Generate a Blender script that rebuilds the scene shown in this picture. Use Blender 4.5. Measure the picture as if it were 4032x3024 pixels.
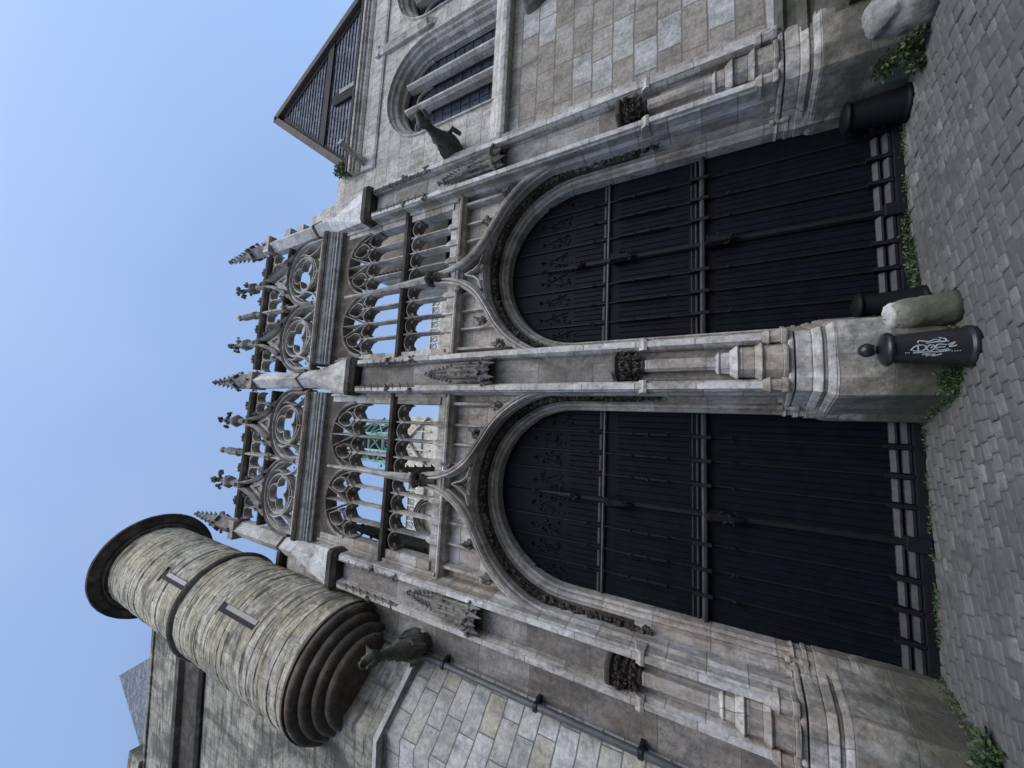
import bpy, math, random
from math import sin, cos, pi, radians, sqrt, atan2
from mathutils import Vector, Matrix
random.seed(11)
for o in list(bpy.data.objects): bpy.data.objects.remove(o)
C = bpy.context.scene.collection
sc = bpy.context.scene

# ------------------------------------------------------------------ camera
PITCH, ROLL, YAW = radians(29.7693), radians(0.8813), radians(7.3303)
f = Vector((sin(YAW)*cos(PITCH), cos(YAW)*cos(PITCH), sin(PITCH)))
r0 = Vector((cos(YAW), -sin(YAW), 0)); d0 = f.cross(r0)
r = r0*cos(ROLL) + d0*sin(ROLL); d = -r0*sin(ROLL) + d0*cos(ROLL)
cd = bpy.data.cameras.new('camera'); cam = bpy.data.objects.new('camera', cd); C.objects.link(cam)
mw = Matrix.Identity(4)                      # phone held sideways: picture right = down, picture up = right
for i in range(3):
    mw[i][0] = d[i]; mw[i][1] = r[i]; mw[i][2] = -f[i]
mw[0][3], mw[1][3], mw[2][3] = 0, 0, 2.4
cam.matrix_world = mw
cd.sensor_fit = 'HORIZONTAL'; cd.sensor_width = 36; cd.lens = 36*1488.458/4032
cd.clip_start = 0.05; cd.clip_end = 2000
sc.camera = cam

# ------------------------------------------------------------------ light
SUN_EL, SUN_AZ = radians(52), radians(158)     # azimuth clockwise from +Y (the facade looks to -Y)
w = bpy.data.worlds.new('World'); sc.world = w; w.use_nodes = True
nt = w.node_tree; bg = nt.nodes['Background']
sky = nt.nodes.new('ShaderNodeTexSky'); sky.sky_type = 'NISHITA'; sky.sun_disc = False
sky.sun_elevation = SUN_EL; sky.sun_rotation = SUN_AZ
sky.air_density = 1.2; sky.dust_density = 1.5; sky.ozone_density = 3; sky.altitude = 50
tc = nt.nodes.new('ShaderNodeTexCoord'); nz = nt.nodes.new('ShaderNodeTexNoise'); nz.inputs['Scale'].default_value = 1.3; nz.inputs['Detail'].default_value = 4; nz.inputs['Roughness'].default_value = 0.45; nz.inputs['Distortion'].default_value = 0.6
nt.links.new(tc.outputs['Generated'], nz.inputs['Vector'])
rm = nt.nodes.new('ShaderNodeValToRGB'); rm.color_ramp.elements[0].position = 0.38; rm.color_ramp.elements[0].color = (0.24,)*3+(1,); rm.color_ramp.elements[1].position = 0.75; rm.color_ramp.elements[1].color = (0.58,)*3+(1,)
nt.links.new(nz.outputs['Fac'], rm.inputs[0])
mx = nt.nodes.new('ShaderNodeMix'); mx.data_type = 'RGBA'; nt.links.new(rm.outputs[0], mx.inputs[0]); nt.links.new(sky.outputs[0], mx.inputs[6]); mx.inputs[7].default_value = (1.75, 2.35, 3.5, 1)   # thin high veil of cloud
nt.links.new(mx.outputs[2], bg.inputs[0]); bg.inputs[1].default_value = 0.10
sd = bpy.data.lights.new('sun', 'SUN'); sd.energy = 0.85; sd.angle = radians(45); sd.color = (1, 0.975, 0.95)
so = bpy.data.objects.new('sun', sd); C.objects.link(so)
sv = Vector((sin(SUN_AZ)*cos(SUN_EL), cos(SUN_AZ)*cos(SUN_EL), sin(SUN_EL)))
so.rotation_euler = sv.to_track_quat('Z', 'Y').to_euler()
vs = sc.view_settings; vs.view_transform = 'Standard'; vs.look = 'None'; vs.gamma = 1; vs.exposure = 1.42
vs.use_curve_mapping = False

# ------------------------------------------------------------------ mesh helper
class MB:
    def __init__(s): s.v = []; s.f = []
    def add(s, vs, fs):
        n = len(s.v); s.v += [tuple(p) for p in vs]; s.f += [tuple(i+n for i in q) for q in fs]; return s
    def box(s, x0, x1, y0, y1, z0, z1):
        v = [(x0,y0,z0),(x1,y0,z0),(x1,y1,z0),(x0,y1,z0),(x0,y0,z1),(x1,y0,z1),(x1,y1,z1),(x0,y1,z1)]
        return s.add(v, [(0,3,2,1),(4,5,6,7),(0,1,5,4),(1,2,6,5),(2,3,7,6),(3,0,4,7)])
    def prism(s, pts, z0, z1, top=None, tz=None):
        # plan polygon (counter-clockwise), optional other polygon at the top
        n = len(pts); top = top or pts
        v = [(p[0],p[1],z0) for p in pts] + [(p[0],p[1],z1) for p in top]
        fs = [tuple(reversed(range(n))), tuple(range(n,2*n))] + [(i,(i+1)%n,n+(i+1)%n,n+i) for i in range(n)]
        return s.add(v, fs)
    def prismY(s, pts, y0, y1):
        # polygon in XZ, extruded along Y
        n = len(pts)
        v = [(p[0],y0,p[1]) for p in pts] + [(p[0],y1,p[1]) for p in pts]
        return s.add(v, [tuple(range(n)), tuple(reversed(range(n,2*n)))] + [(i,n+i,n+(i+1)%n,(i+1)%n) for i in range(n)])
    def prismX(s, pts, x0, x1):
        # polygon in YZ, extruded along X
        n = len(pts)
        v = [(x0,p[0],p[1]) for p in pts] + [(x1,p[0],p[1]) for p in pts]
        return s.add(v, [tuple(range(n)), tuple(reversed(range(n,2*n)))] + [(i,n+i,n+(i+1)%n,(i+1)%n) for i in range(n)])
    def lathe(s, cx, cy, prof, n=24, cap=True, a0=0.0, jit=0):
        m = len(prof); v = []
        for (rr, z) in prof:
            for k in range(n):
                a = a0 + 2*pi*k/n; q = rr*(1+random.uniform(-jit,jit))
                v.append((cx+q*cos(a), cy+q*sin(a), z))
        fs = []
        for i in range(m-1):
            for k in range(n):
                k2 = (k+1) % n; fs.append((i*n+k, i*n+k2, (i+1)*n+k2, (i+1)*n+k))
        if cap:
            fs.append(tuple(reversed(range(n)))); fs.append(tuple((m-1)*n+k for k in range(n)))
        return s.add(v, fs)
    def tube(s, path, rad, n=8, cap=True, squash=1.0):
        P = [Vector(p) for p in path]; m = len(P)
        rr = rad if isinstance(rad, (list, tuple)) else [rad]*m
        v = []; up = Vector((0,0,1))
        for i in range(m):
            t = (P[min(i+1,m-1)] - P[max(i-1,0)]).normalized()
            a = up if abs(t.dot(up)) < 0.93 else Vector((1,0,0))
            u = t.cross(a).normalized(); w_ = u.cross(t).normalized()
            for k in range(n):
                an = 2*pi*k/n; v.append(P[i] + u*rr[i]*cos(an) + w_*rr[i]*squash*sin(an))
        fs = [(i*n+k, i*n+(k+1)%n, (i+1)*n+(k+1)%n, (i+1)*n+k) for i in range(m-1) for k in range(n)]
        if cap: fs += [tuple(reversed(range(n))), tuple((m-1)*n+k for k in range(n))]
        return s.add(v, fs)
    def sweep(s, path, prof, closed=False, cap=True):
        # path in XZ, profile list of (n, y): n = offset along the path's left normal, y = absolute depth
        m = len(path); k = len(prof); v = []
        for i in range(m):
            if closed: a = path[(i-1)%m]; b = path[i]; c = path[(i+1)%m]
            else: a = path[max(i-1,0)]; b = path[i]; c = path[min(i+1,m-1)]
            t1 = Vector((b[0]-a[0], b[1]-a[1])); t2 = Vector((c[0]-b[0], c[1]-b[1]))
            if t1.length < 1e-9: t1 = t2
            if t2.length < 1e-9: t2 = t1
            t1.normalize(); t2.normalize()
            n1 = Vector((-t1.y, t1.x)); n2 = Vector((-t2.y, t2.x)); nn = n1 + n2
            if nn.length < 1e-6: nn = n1
            nn.normalize(); sc_ = 1/max(0.5, nn.dot(n1))
            for (q, y) in prof: v.append((b[0]+nn.x*q*sc_, y, b[1]+nn.y*q*sc_))
        fs = []
        for i in range(m if closed else m-1):
            j = (i+1) % m
            for q in range(k):
                q2 = (q+1) % k; fs.append((i*k+q, j*k+q, j*k+q2, i*k+q2))
        if cap and not closed: fs += [tuple(range(k)), tuple((m-1)*k+q for q in reversed(range(k)))]
        return s.add(v, fs)
    def bar(s, path, w_, y0, y1, closed=False, ridge=0.35):
        # chamfered tracery bar: narrow fillet front and back, full width in the middle
        ym = y0 + (y1-y0)*0.35; yb = y0 + (y1-y0)*0.75; h = w_/2; q = h*ridge
        return s.sweep(path, [(-q,y0),(q,y0),(h,ym),(h,yb),(q,y1),(-q,y1),(-h,yb),(-h,ym)], closed)
    def blob(s, p, rx, ry=None, rz=None, rough=0.25, sub=1):
        ry = ry or rx; rz = rz or rx
        n1, n2 = (5,7) if sub == 1 else (8,12)
        v = [(p[0],p[1],p[2]-rz*random.uniform(1-rough,1+rough))]
        for i in range(1,n1):
            th = pi*i/n1
            for k in range(n2):
                ph = 2*pi*(k+0.5*(i%2))/n2; q = random.uniform(1-rough,1+rough)
                v.append((p[0]+rx*q*sin(th)*cos(ph), p[1]+ry*q*sin(th)*sin(ph), p[2]-rz*q*cos(th)))
        v.append((p[0],p[1],p[2]+rz*random.uniform(1-rough,1+rough)))
        fs = [(0,1+(k+1)%n2,1+k) for k in range(n2)]
        for i in range(n1-2):
            for k in range(n2):
                a = 1+i*n2+k; b = 1+i*n2+(k+1)%n2; fs.append((a,b,b+n2,a+n2))
        L = len(v)-1; st = 1+(n1-2)*n2
        fs += [(st+k, st+(k+1)%n2, L) for k in range(n2)]
        return s.add(v, fs)
    def leafball(s, p, size, n=9, rough=0.35):
        # carved foliage: a lumpy cluster of small curled lobes
        for k in range(n):
            a = random.uniform(0,2*pi); e = random.uniform(-1,1); q = sqrt(max(0,1-e*e))
            rr = size*random.uniform(0.35,0.75)
            s.blob((p[0]+rr*q*cos(a), p[1]+rr*q*sin(a)*0.8, p[2]+rr*e), size*random.uniform(0.22,0.4), size*random.uniform(0.2,0.4), size*random.uniform(0.22,0.45), rough)
        return s
    def spike(s, p, q, w_, n=4):
        P = Vector(p); Q = Vector(q); t = (Q-P).normalized()
        a = Vector((0,0,1)) if abs(t.z) < .9 else Vector((1,0,0))
        u = t.cross(a).normalized(); x = u.cross(t)
        v = [P+(u*cos(2*pi*k/n)+x*sin(2*pi*k/n))*w_ for k in range(n)] + [Q]
        return s.add(v, [tuple(range(n))] + [(k,(k+1)%n,n) for k in range(n)])
    def split(s, gap=0.04):
        # separate bodies that stand apart, each as a mesh builder of its own
        n = len(s.v); par = list(range(n))
        def find(a):
            while par[a] != a: par[a] = par[par[a]]; a = par[a]
            return a
        for fc in s.f:
            r_ = find(fc[0])
            for q in fc[1:]: par[find(q)] = r_
        isl = {}
        for i in range(n): isl.setdefault(find(i), []).append(i)
        bx = []
        for ids in isl.values():
            bx.append([ids, [min(s.v[i][k] for i in ids)-gap/2 for k in range(3)], [max(s.v[i][k] for i in ids)+gap/2 for k in range(3)]])
        g = list(range(len(bx)))
        def fg(a):
            while g[a] != a: a = g[a]
            return a
        for i in range(len(bx)):
            for j in range(i):
                if all(bx[i][1][k] <= bx[j][2][k] and bx[j][1][k] <= bx[i][2][k] for k in range(3)): g[fg(i)] = fg(j)
        grp = {}
        for i in range(len(bx)): grp.setdefault(fg(i), []).extend(bx[i][0])
        out = []
        for ids in grp.values():
            mp = {i: k for k, i in enumerate(ids)}; m = MB(); m.v = [s.v[i] for i in ids]
            m.f = [tuple(mp[i] for i in fc) for fc in s.f if fc[0] in mp]; out.append(m)
        return out
    def build_split(s, name, mat, parent=None, gap=0.04, **k):
        return [m.build(name, mat, parent, **k) for m in s.split(gap)]
    def build(s, name, mat, parent=None, smooth=False, bevel=0.0, label=None):
        me = bpy.data.meshes.new(name); me.from_pydata(s.v, [], s.f); me.validate(); me.update()
        if mat: me.materials.append(mat)
        o = bpy.data.objects.new(name, me); C.objects.link(o)
        if smooth:
            me.polygons.foreach_set('use_smooth', [True]*len(me.polygons))
        import bmesh
        bm = bmesh.new(); bm.from_mesh(me); bmesh.ops.recalc_face_normals(bm, faces=bm.faces); bm.to_mesh(me); bm.free()
        if parent is not None:
            o.parent = parent; o.matrix_parent_inverse = Matrix.Translation(-WL[parent.name]); WL[o.name] = WL[parent.name] if False else Vector((0,0,0))
        else: WL[o.name] = Vector((0,0,0))
        if bevel:
            b = o.modifiers.new('bevel','BEVEL'); b.width = bevel; b.segments = 2; b.limit_method = 'ANGLE'; b.angle_limit = radians(50)
        if label: o['label'] = label
        return o
WL = {}
def thing(name, label, cat, loc=(0,0,0), group=None):
    o = bpy.data.objects.new(name, None); C.objects.link(o); o.location = loc; o.empty_display_size = 0.2
    WL[o.name] = Vector(loc); o['label'] = label; o['category'] = cat
    if group: o['group'] = group
    return o
def tag(o, label, cat, group=None):
    o['label'] = label; o['category'] = cat
    if group: o['group'] = group
    return o
def arc(cx, cz, rx, a0, a1, n=16, rz=None):
    rz = rz or rx
    return [(cx+rx*cos(radians(a0+(a1-a0)*i/n)), cz+rz*sin(radians(a0+(a1-a0)*i/n))) for i in range(n+1)]
def smooth_path(pts, n=6):
    out = []
    for i in range(len(pts)-1):
        p0 = pts[max(i-1,0)]; p1 = pts[i]; p2 = pts[i+1]; p3 = pts[min(i+2,len(pts)-1)]
        for k in range(n):
            t = k/n
            out.append(tuple(0.5*((2*b)+(-a+c)*t+(2*a-5*b+4*c-e)*t*t+(-a+3*b-3*c+e)*t**3) for a,b,c,e in zip(p0,p1,p2,p3)))
    out.append(tuple(pts[-1])); return out

# ------------------------------------------------------------------ materials
def newmat(name):
    m = bpy.data.materials.new(name); m.use_nodes = True
    return m, m.node_tree, m.node_tree.nodes['Principled BSDF']
def N(nt, t, **k):
    n = nt.nodes.new(t)
    for a, b in k.items(): setattr(n, a, b)
    return n
def math_(nt, op, a, b=None, clamp=False):
    n = N(nt, 'ShaderNodeMath', operation=op); n.use_clamp = clamp
    for i, x in enumerate((a, b)):
        if x is None: continue
        if isinstance(x, (int, float)): n.inputs[i].default_value = x
        else: nt.links.new(x, n.inputs[i])
    return n.outputs[0]
def mixc(nt, fac, a, b, mode='MIX'):
    n = N(nt, 'ShaderNodeMix', data_type='RGBA', blend_type=mode)
    for i, x in ((0,fac),(6,a),(7,b)):
        if isinstance(x, (int,float)): n.inputs[i].default_value = x
        elif isinstance(x, tuple): n.inputs[i].default_value = x+(1,) if len(x) == 3 else x
        else: nt.links.new(x, n.inputs[i])
    return n.outputs[2]
def noise(nt, vec, scale, detail=6, rough=0.6, dist=0.0):
    n = N(nt, 'ShaderNodeTexNoise'); n.inputs['Scale'].default_value = scale; n.inputs['Detail'].default_value = detail
    n.inputs['Roughness'].default_value = rough; n.inputs['Distortion'].default_value = dist
    nt.links.new(vec, n.inputs['Vector']); return n.outputs['Fac']
def ramp(nt, fac, stops, interp='LINEAR'):
    n = N(nt, 'ShaderNodeValToRGB'); n.color_ramp.interpolation = interp; e = n.color_ramp.elements
    while len(e) < len(stops): e.new(0.5)
    for q, (p, c) in zip(e, stops):
        q.position = p; q.color = (c,c,c,1) if isinstance(c,(int,float)) else tuple(c)+(1,)
    nt.links.new(fac, n.inputs[0]); return n.outputs[0]
def scalev(nt, vec, s):
    n = N(nt, 'ShaderNodeVectorMath', operation='MULTIPLY'); nt.links.new(vec, n.inputs[0]); n.inputs[1].default_value = s; return n.outputs[0]

def stone(name, cols, bw=0.75, bh=0.36, mode='xz', joint=(0.16,0.15,0.14), mortar=0.010, stain=0.55, stain_col=(0.06,0.055,0.05),
          stain_lo=0.5, white=0.25, white_col=(0.55,0.56,0.58), green=0.0, green_z=1.5, brown=0.35, brown_col=(0.17,0.13,0.10), bump=0.8, pits=0.5,
          center=None, streak=0.4, joints=True, uy=1.0, course=0.0, jmix=0.8):
    m, nt, bs = newmat(name)
    g = N(nt,'ShaderNodeNewGeometry'); P = g.outputs['Position']
    sep = N(nt,'ShaderNodeSeparateXYZ'); nt.links.new(P, sep.inputs[0])
    n_med = noise(nt, P, 2.2, 6, 0.6)
    if joints:
        if mode == 'cyl':
            ax, ay, R = center
            a = math_(nt,'ARCTAN2', math_(nt,'SUBTRACT',sep.outputs[1],ay), math_(nt,'SUBTRACT',sep.outputs[0],ax)); u = math_(nt,'MULTIPLY',a,R)
        else:
            u = math_(nt,'ADD', sep.outputs[0], math_(nt,'MULTIPLY',sep.outputs[1],uy))
        cmb = N(nt,'ShaderNodeCombineXYZ')
        wob = math_(nt,'MULTIPLY', math_(nt,'SUBTRACT', noise(nt,P,1.3,3), 0.5), 0.06)
        nt.links.new(math_(nt,'ADD',u,wob), cmb.inputs[0]); nt.links.new(math_(nt,'ADD',sep.outputs[2],wob), cmb.inputs[1])
        br = N(nt,'ShaderNodeTexBrick'); br.offset = 0.43; br.offset_frequency = 2; br.squash = 1.35; br.squash_frequency = 3
        nt.links.new(cmb.outputs[0], br.inputs['Vector']); br.inputs['Scale'].default_value = 1
        br.inputs['Brick Width'].default_value = bw; br.inputs['Row Height'].default_value = bh
        br.inputs['Mortar Size'].default_value = mortar; br.inputs['Mortar Smooth'].default_value = 0.3; br.inputs['Bias'].default_value = 0
        br.inputs['Color1'].default_value = (0,0,0,1); br.inputs['Color2'].default_value = (1,1,1,1); br.inputs['Mortar'].default_value = (0.5,0.5,0.5,1)
        tint = math_(nt,'ADD', br.outputs['Color'], math_(nt,'MULTIPLY', math_(nt,'SUBTRACT',n_med,0.5), 0.55), True)
        jf = br.outputs['Fac']
    else:
        tint = n_med; jf = None
    k = len(cols); col = ramp(nt, tint, [((i+0.5)/k if joints else 0.3+0.4*i/max(1,k-1), c) for i, c in enumerate(cols)])
    # mottling
    fine = noise(nt, P, 14, 8, 0.7)
    col = mixc(nt, 1.0, col, ramp(nt, fine, [(0.28,0.6),(0.5,1.0),(0.72,1.27)]), 'MULTIPLY')
    pm = ramp(nt, noise(nt, scalev(nt,P,(1,1,0.8)), 4.2, 7, 0.7, 0.5), [(0.3,0.58),(0.5,1.0),(0.7,1.25)]); col = mixc(nt, 1.0, col, pm, 'MULTIPLY')
    # brown iron patches
    bp = ramp(nt, noise(nt, scalev(nt,P,(1,1,0.7)), 1.7, 6, 0.65, 0.6), [(0.5,0),(0.68,brown)])
    col = mixc(nt, bp, col, brown_col)
    # bleached patches
    wp = ramp(nt, noise(nt, scalev(nt,P,(1.2,1.2,0.6)), 1.15, 8, 0.68, 0.4), [(0.52,0),(0.66,white)])
    col = mixc(nt, wp, col, white_col)
    # soot: broad patches and vertical runs
    sp = ramp(nt, noise(nt, scalev(nt,P,(0.9,0.9,0.45)), 1.0, 9, 0.7, 0.8), [(stain_lo,0),(stain_lo+0.13,stain)])
    st = ramp(nt, noise(nt, scalev(nt,P,(5.5,5.5,0.5)), 1.0, 6, 0.65), [(0.5,0),(0.72,streak)])
    col = mixc(nt, sp, col, stain_col); col = mixc(nt, st, col, stain_col)
    if pits:
        pv = ramp(nt, noise(nt, P, 32, 4, 0.6), [(0.66,0),(0.74,pits)]); col = mixc(nt, pv, col, (0.09,0.08,0.075))
    if green:
        zz = math_(nt,'ADD', sep.outputs[2], math_(nt,'MULTIPLY', math_(nt,'SUBTRACT', noise(nt,P,2.6,6,0.65),0.5), 2.6*green_z))
        gf = ramp(nt, math_(nt,'DIVIDE', zz, green_z*1.6), [(0.25,green),(0.8,0)])
        col = mixc(nt, gf, col, (0.055,0.060,0.042))
    if course:
        cv = N(nt,'ShaderNodeCombineXYZ'); nt.links.new(math_(nt,'MULTIPLY',u,1.1), cv.inputs[0]); nt.links.new(math_(nt,'MULTIPLY',sep.outputs[2],5.5), cv.inputs[1])
        cr = noise(nt, cv.outputs[0], 1.0, 5, 0.62, 0.4)
        col = mixc(nt, ramp(nt, cr, [(0.52,0),(0.64,course)]), col, (0.085,0.08,0.068))
        col = mixc(nt, ramp(nt, cr, [(0.3,course*0.6),(0.42,0)]), col, (0.46,0.44,0.36))
    if jf is not None: col = mixc(nt, math_(nt,'MULTIPLY',jf,jmix), col, joint)
    nt.links.new(col, bs.inputs['Base Color']); bs.inputs['Roughness'].default_value = 0.92
    bs.inputs['Specular IOR Level'].default_value = 0.25
    h = math_(nt,'ADD', math_(nt,'MULTIPLY', fine, 0.6), math_(nt,'MULTIPLY', noise(nt,P,5,5,0.6), 1.0))
    if course: h = math_(nt,'SUBTRACT', h, math_(nt,'MULTIPLY', cr, 1.6))
    if jf is not None: h = math_(nt,'SUBTRACT', h, math_(nt,'MULTIPLY', jf, 0.9))
    b = N(nt,'ShaderNodeBump'); b.inputs['Strength'].default_value = bump; b.inputs['Distance'].default_value = 0.03
    nt.links.new(h, b.inputs['Height']); nt.links.new(b.outputs[0], bs.inputs['Normal'])
    return m
def plain(name, c, rough=0.6, var=0.25, scale=6, metal=0.0, bump=0.15, c2=None, spec=0.5):
    m, nt, bs = newmat(name); P = N(nt,'ShaderNodeNewGeometry').outputs['Position']
    n = noise(nt, P, scale, 6, 0.65)
    c2 = c2 or tuple(x*(1-var) for x in c)
    nt.links.new(ramp(nt, n, [(0.35,c2),(0.65,c)]), bs.inputs['Base Color'])
    bs.inputs['Roughness'].default_value = rough; bs.inputs['Metallic'].default_value = metal; bs.inputs['Specular IOR Level'].default_value = spec
    b = N(nt,'ShaderNodeBump'); b.inputs['Strength'].default_value = bump; b.inputs['Distance'].default_value = 0.01
    nt.links.new(noise(nt,P,scale*5,5), b.inputs['Height']); nt.links.new(b.outputs[0], bs.inputs['Normal'])
    return m

G = (0.36,0.345,0.33)
M_face  = stone('gateway_stone', [(0.31,0.27,0.23),(0.41,0.375,0.335),(0.49,0.465,0.44)], 1.1, 0.55, brown=0.2, stain=0.6, stain_lo=0.52, green=0.8, green_z=1.25, streak=0.5, white=0.6, white_col=(0.60,0.62,0.66), jmix=0.6)
M_trac  = stone('tracery_stone', [(0.29,0.25,0.21),(0.39,0.36,0.325),(0.50,0.48,0.46)], joints=False, stain=0.6, stain_lo=0.5, white=0.5, brown=0.6, pits=0.3)
M_mould = stone('moulding_stone', [(0.36,0.32,0.28),(0.40,0.365,0.33),(0.44,0.41,0.38)], 30, 0.9, jmix=.5, stain=0.5, stain_lo=0.52, green=0.6, green_z=1.2, white=0.45, brown=0.5)
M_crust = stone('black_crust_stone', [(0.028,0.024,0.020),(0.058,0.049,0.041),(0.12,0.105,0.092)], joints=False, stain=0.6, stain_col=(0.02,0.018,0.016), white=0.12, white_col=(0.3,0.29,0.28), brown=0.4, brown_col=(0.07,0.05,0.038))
M_corbel = stone('corbel_stone', [(0.06,0.05,0.04),(0.12,0.10,0.082),(0.20,0.175,0.148)], joints=False, stain=0.5, white=0.1, white_col=(.35,.32,.28), brown=0.5, brown_col=(0.12,0.085,0.06))
M_brown = stone('brown_tracery_stone', [(0.20,0.17,0.14),(0.30,0.265,0.23),(0.42,0.395,0.37)], joints=False, stain=0.55, stain_lo=0.5, stain_col=(0.05,0.042,0.035), white=0.35, brown=0.5, brown_col=(0.12,0.085,0.06), pits=0.3)  # darker tone for the tracery heads, soffit shade mixed into the brown
M_boulder = stone('boulder_stone', [(0.22,0.22,0.21),(0.30,0.30,0.285),(0.37,0.37,0.355)], joints=False, stain=0.4, green=0.5, green_z=0.2, white=0.4)
M_wash = stone('rain_washed_stone', [(0.40,0.375,0.345),(0.49,0.47,0.45),(0.56,0.55,0.54)], 3.0, 0.95, stain=0.5, stain_lo=0.54, white=0.5, white_col=(.62,.63,.65), brown=0.2, jmix=.6, streak=.3, green=0.5, green_z=.9)
M_panel = stone('niche_panel_stone', [(0.19,0.172,0.158),(0.25,0.232,0.217),(0.31,0.292,0.278)], 2.0, 1.15, stain=0.5, stain_lo=0.5, white=0.25, brown=0.5, brown_col=(0.15,0.122,0.10), jmix=.5)
M_hollow = stone('soot_and_shade_stone', [(0.06,0.048,0.038),(0.10,0.082,0.066),(0.16,0.135,0.115)], joints=False, stain=0.6, stain_col=(0.03,0.026,0.022), white=0.08, brown=0.5, brown_col=(0.10,0.07,0.05))  # soot stain and the shade under the cornice both put into this brown
M_carve = stone('carved_stone', [(0.11,0.10,0.088),(0.19,0.175,0.16),(0.30,0.285,0.265)], joints=False, stain=0.6, white=0.25, stain_lo=0.5)
M_right = stone('right_house_ashlar', [(0.275,0.245,0.21),(0.345,0.31,0.27),(0.31,0.285,0.255),(0.37,0.34,0.30),(0.425,0.42,0.415)], 0.72, 0.44, jmix=.7, stain=0.45, stain_lo=0.53, white=0.2, brown=0.45, green=0.85, green_z=1.2, pits=0.9, mortar=0.016, joint=(0.19,0.155,0.12), bump=1.0)
M_right_hi = stone('right_house_dressed_stone', [(0.37,0.34,0.305),(0.43,0.405,0.375),(0.48,0.455,0.43)], 1.0, 0.48, jmix=.5, stain=0.3, stain_lo=0.58, white=0.2, brown=0.25)
M_white = stone('pale_block_wall', [(0.40,0.39,0.37),(0.54,0.54,0.53),(0.48,0.475,0.46),(0.42,0.385,0.32)], 0.85, 0.36, stain=0.35, stain_lo=0.56, joint=(0.11,0.105,0.10), mortar=0.014, white=0.25, brown=0.15, pits=0.7, uy=1.0)
TX, TY, TR = -5.73, 6.37, 1.37
TK = dict(stain=0.65, stain_lo=0.52, joint=(0.10,0.095,0.08), white=0.2, white_col=(0.50,0.50,0.47), brown=0.2, streak=0.35, pits=0.7, bump=1.0, course=0.85, jmix=0.4)
TC = [(0.39,0.345,0.25),(0.46,0.41,0.30),(0.43,0.39,0.31),(0.55,0.50,0.38),(0.48,0.45,0.38)]
M_turret = stone('turret_stone', TC, 0.8, 0.27, 'cyl', center=(TX,TY,TR), mortar=0.010, **TK)
M_left  = stone('left_house_stone', [(0.28,0.255,0.21),(0.37,0.345,0.285),(0.34,0.32,0.28),(0.42,0.39,0.32)], 0.7, 0.30, **dict(TK, stain=0.75, stain_lo=0.47, streak=0.75))
M_ledge = stone('pale_ledge_stone', [(0.40,0.39,0.37),(0.50,0.50,0.50)], joints=False, stain=0.4, white=0.4)
M_postst = stone('guard_stone', [(0.14,0.14,0.115),(0.20,0.20,0.165),(0.26,0.255,0.225)], joints=False, stain=0.6, green=0.85, green_z=0.45, white=0.2)
M_cath  = stone('cathedral_stone', [(0.50,0.44,0.35),(0.58,0.53,0.44),(0.63,0.60,0.53)], joints=False, stain=0.35, white=0.2, brown=0.2, streak=0.2)
M_slate = stone('slate', [(0.14,0.152,0.19),(0.18,0.196,0.24),(0.25,0.27,0.32),(0.16,0.173,0.21)], 0.24, 0.17, joint=(0.015,0.015,0.018), mortar=0.012, stain=0.3, white=0.12, white_col=(0.16,0.17,0.19), brown=0, streak=0.1, pits=0, uy=0.0)
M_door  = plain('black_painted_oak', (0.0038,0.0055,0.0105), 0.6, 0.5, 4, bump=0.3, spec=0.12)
M_rail  = plain('worn_dark_oak', (0.040,0.043,0.051), 0.6, 0.6, 7)
M_dcarve = plain('dark_oak_carving', (0.0065,0.0075,0.0105), 0.6, 0.5, 8, spec=0.25)
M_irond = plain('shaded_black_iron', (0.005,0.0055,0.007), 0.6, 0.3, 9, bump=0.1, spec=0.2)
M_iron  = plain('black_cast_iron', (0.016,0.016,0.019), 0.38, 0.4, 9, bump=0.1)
M_zinc  = plain('grey_zinc', (0.12,0.122,0.127), 0.5, 0.4, 5, metal=0.2)
M_timber = plain('old_timber', (0.10,0.085,0.075), 0.85, 0.4, 5)
M_tdark = plain('dark_timber', (0.028,0.022,0.019), 0.85, 0.4, 5)
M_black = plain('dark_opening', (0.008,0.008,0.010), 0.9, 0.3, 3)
M_copper = plain('verdigris_iron', (0.30,0.50,0.43), 0.7, 0.4, 1.2, c2=(0.12,0.26,0.24))
M_spray = plain('pale_spray_paint', (0.34,0.38,0.41), 0.6, 0.3, 25)
M_moss  = stone('mossy_stone', [(0.045,0.048,0.032),(0.085,0.082,0.062),(0.13,0.125,0.105)], joints=False, stain=0.4, white=0.05)
M_render = plain('street_render', (0.30,0.28,0.25), 0.9, 0.25, 0.8)
def glassmat():
    m, nt, bs = newmat('leaded_glass'); P = N(nt,'ShaderNodeNewGeometry').outputs['Position']
    v = N(nt,'ShaderNodeTexVoronoi'); v.inputs['Scale'].default_value = 7; nt.links.new(P, v.inputs['Vector'])
    nt.links.new(ramp(nt, v.outputs['Distance'], [(0.1,(0.02,0.026,0.036)),(0.6,(0.05,0.062,0.08))]), bs.inputs['Base Color'])
    bs.inputs['Roughness'].default_value = 0.15
    b = N(nt,'ShaderNodeBump'); b.inputs['Strength'].default_value = 0.35; nt.links.new(noise(nt,P,9,3), b.inputs['Height']); nt.links.new(b.outputs[0], bs.inputs['Normal'])
    return m
M_glass = glassmat()
def leafmat(name, a, b_):
    m, nt, bs = newmat(name); P = N(nt,'ShaderNodeNewGeometry').outputs['Position']
    nt.links.new(ramp(nt, noise(nt,P,18,3), [(0.3,a),(0.7,b_)]), bs.inputs['Base Color']); bs.inputs['Roughness'].default_value = 0.6
    return m
M_leaf = leafmat('weed_leaf', (0.022,0.045,0.016), (0.07,0.11,0.04))
M_leaf2 = leafmat('dry_weed_leaf', (0.07,0.10,0.03), (0.18,0.20,0.09))
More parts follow.
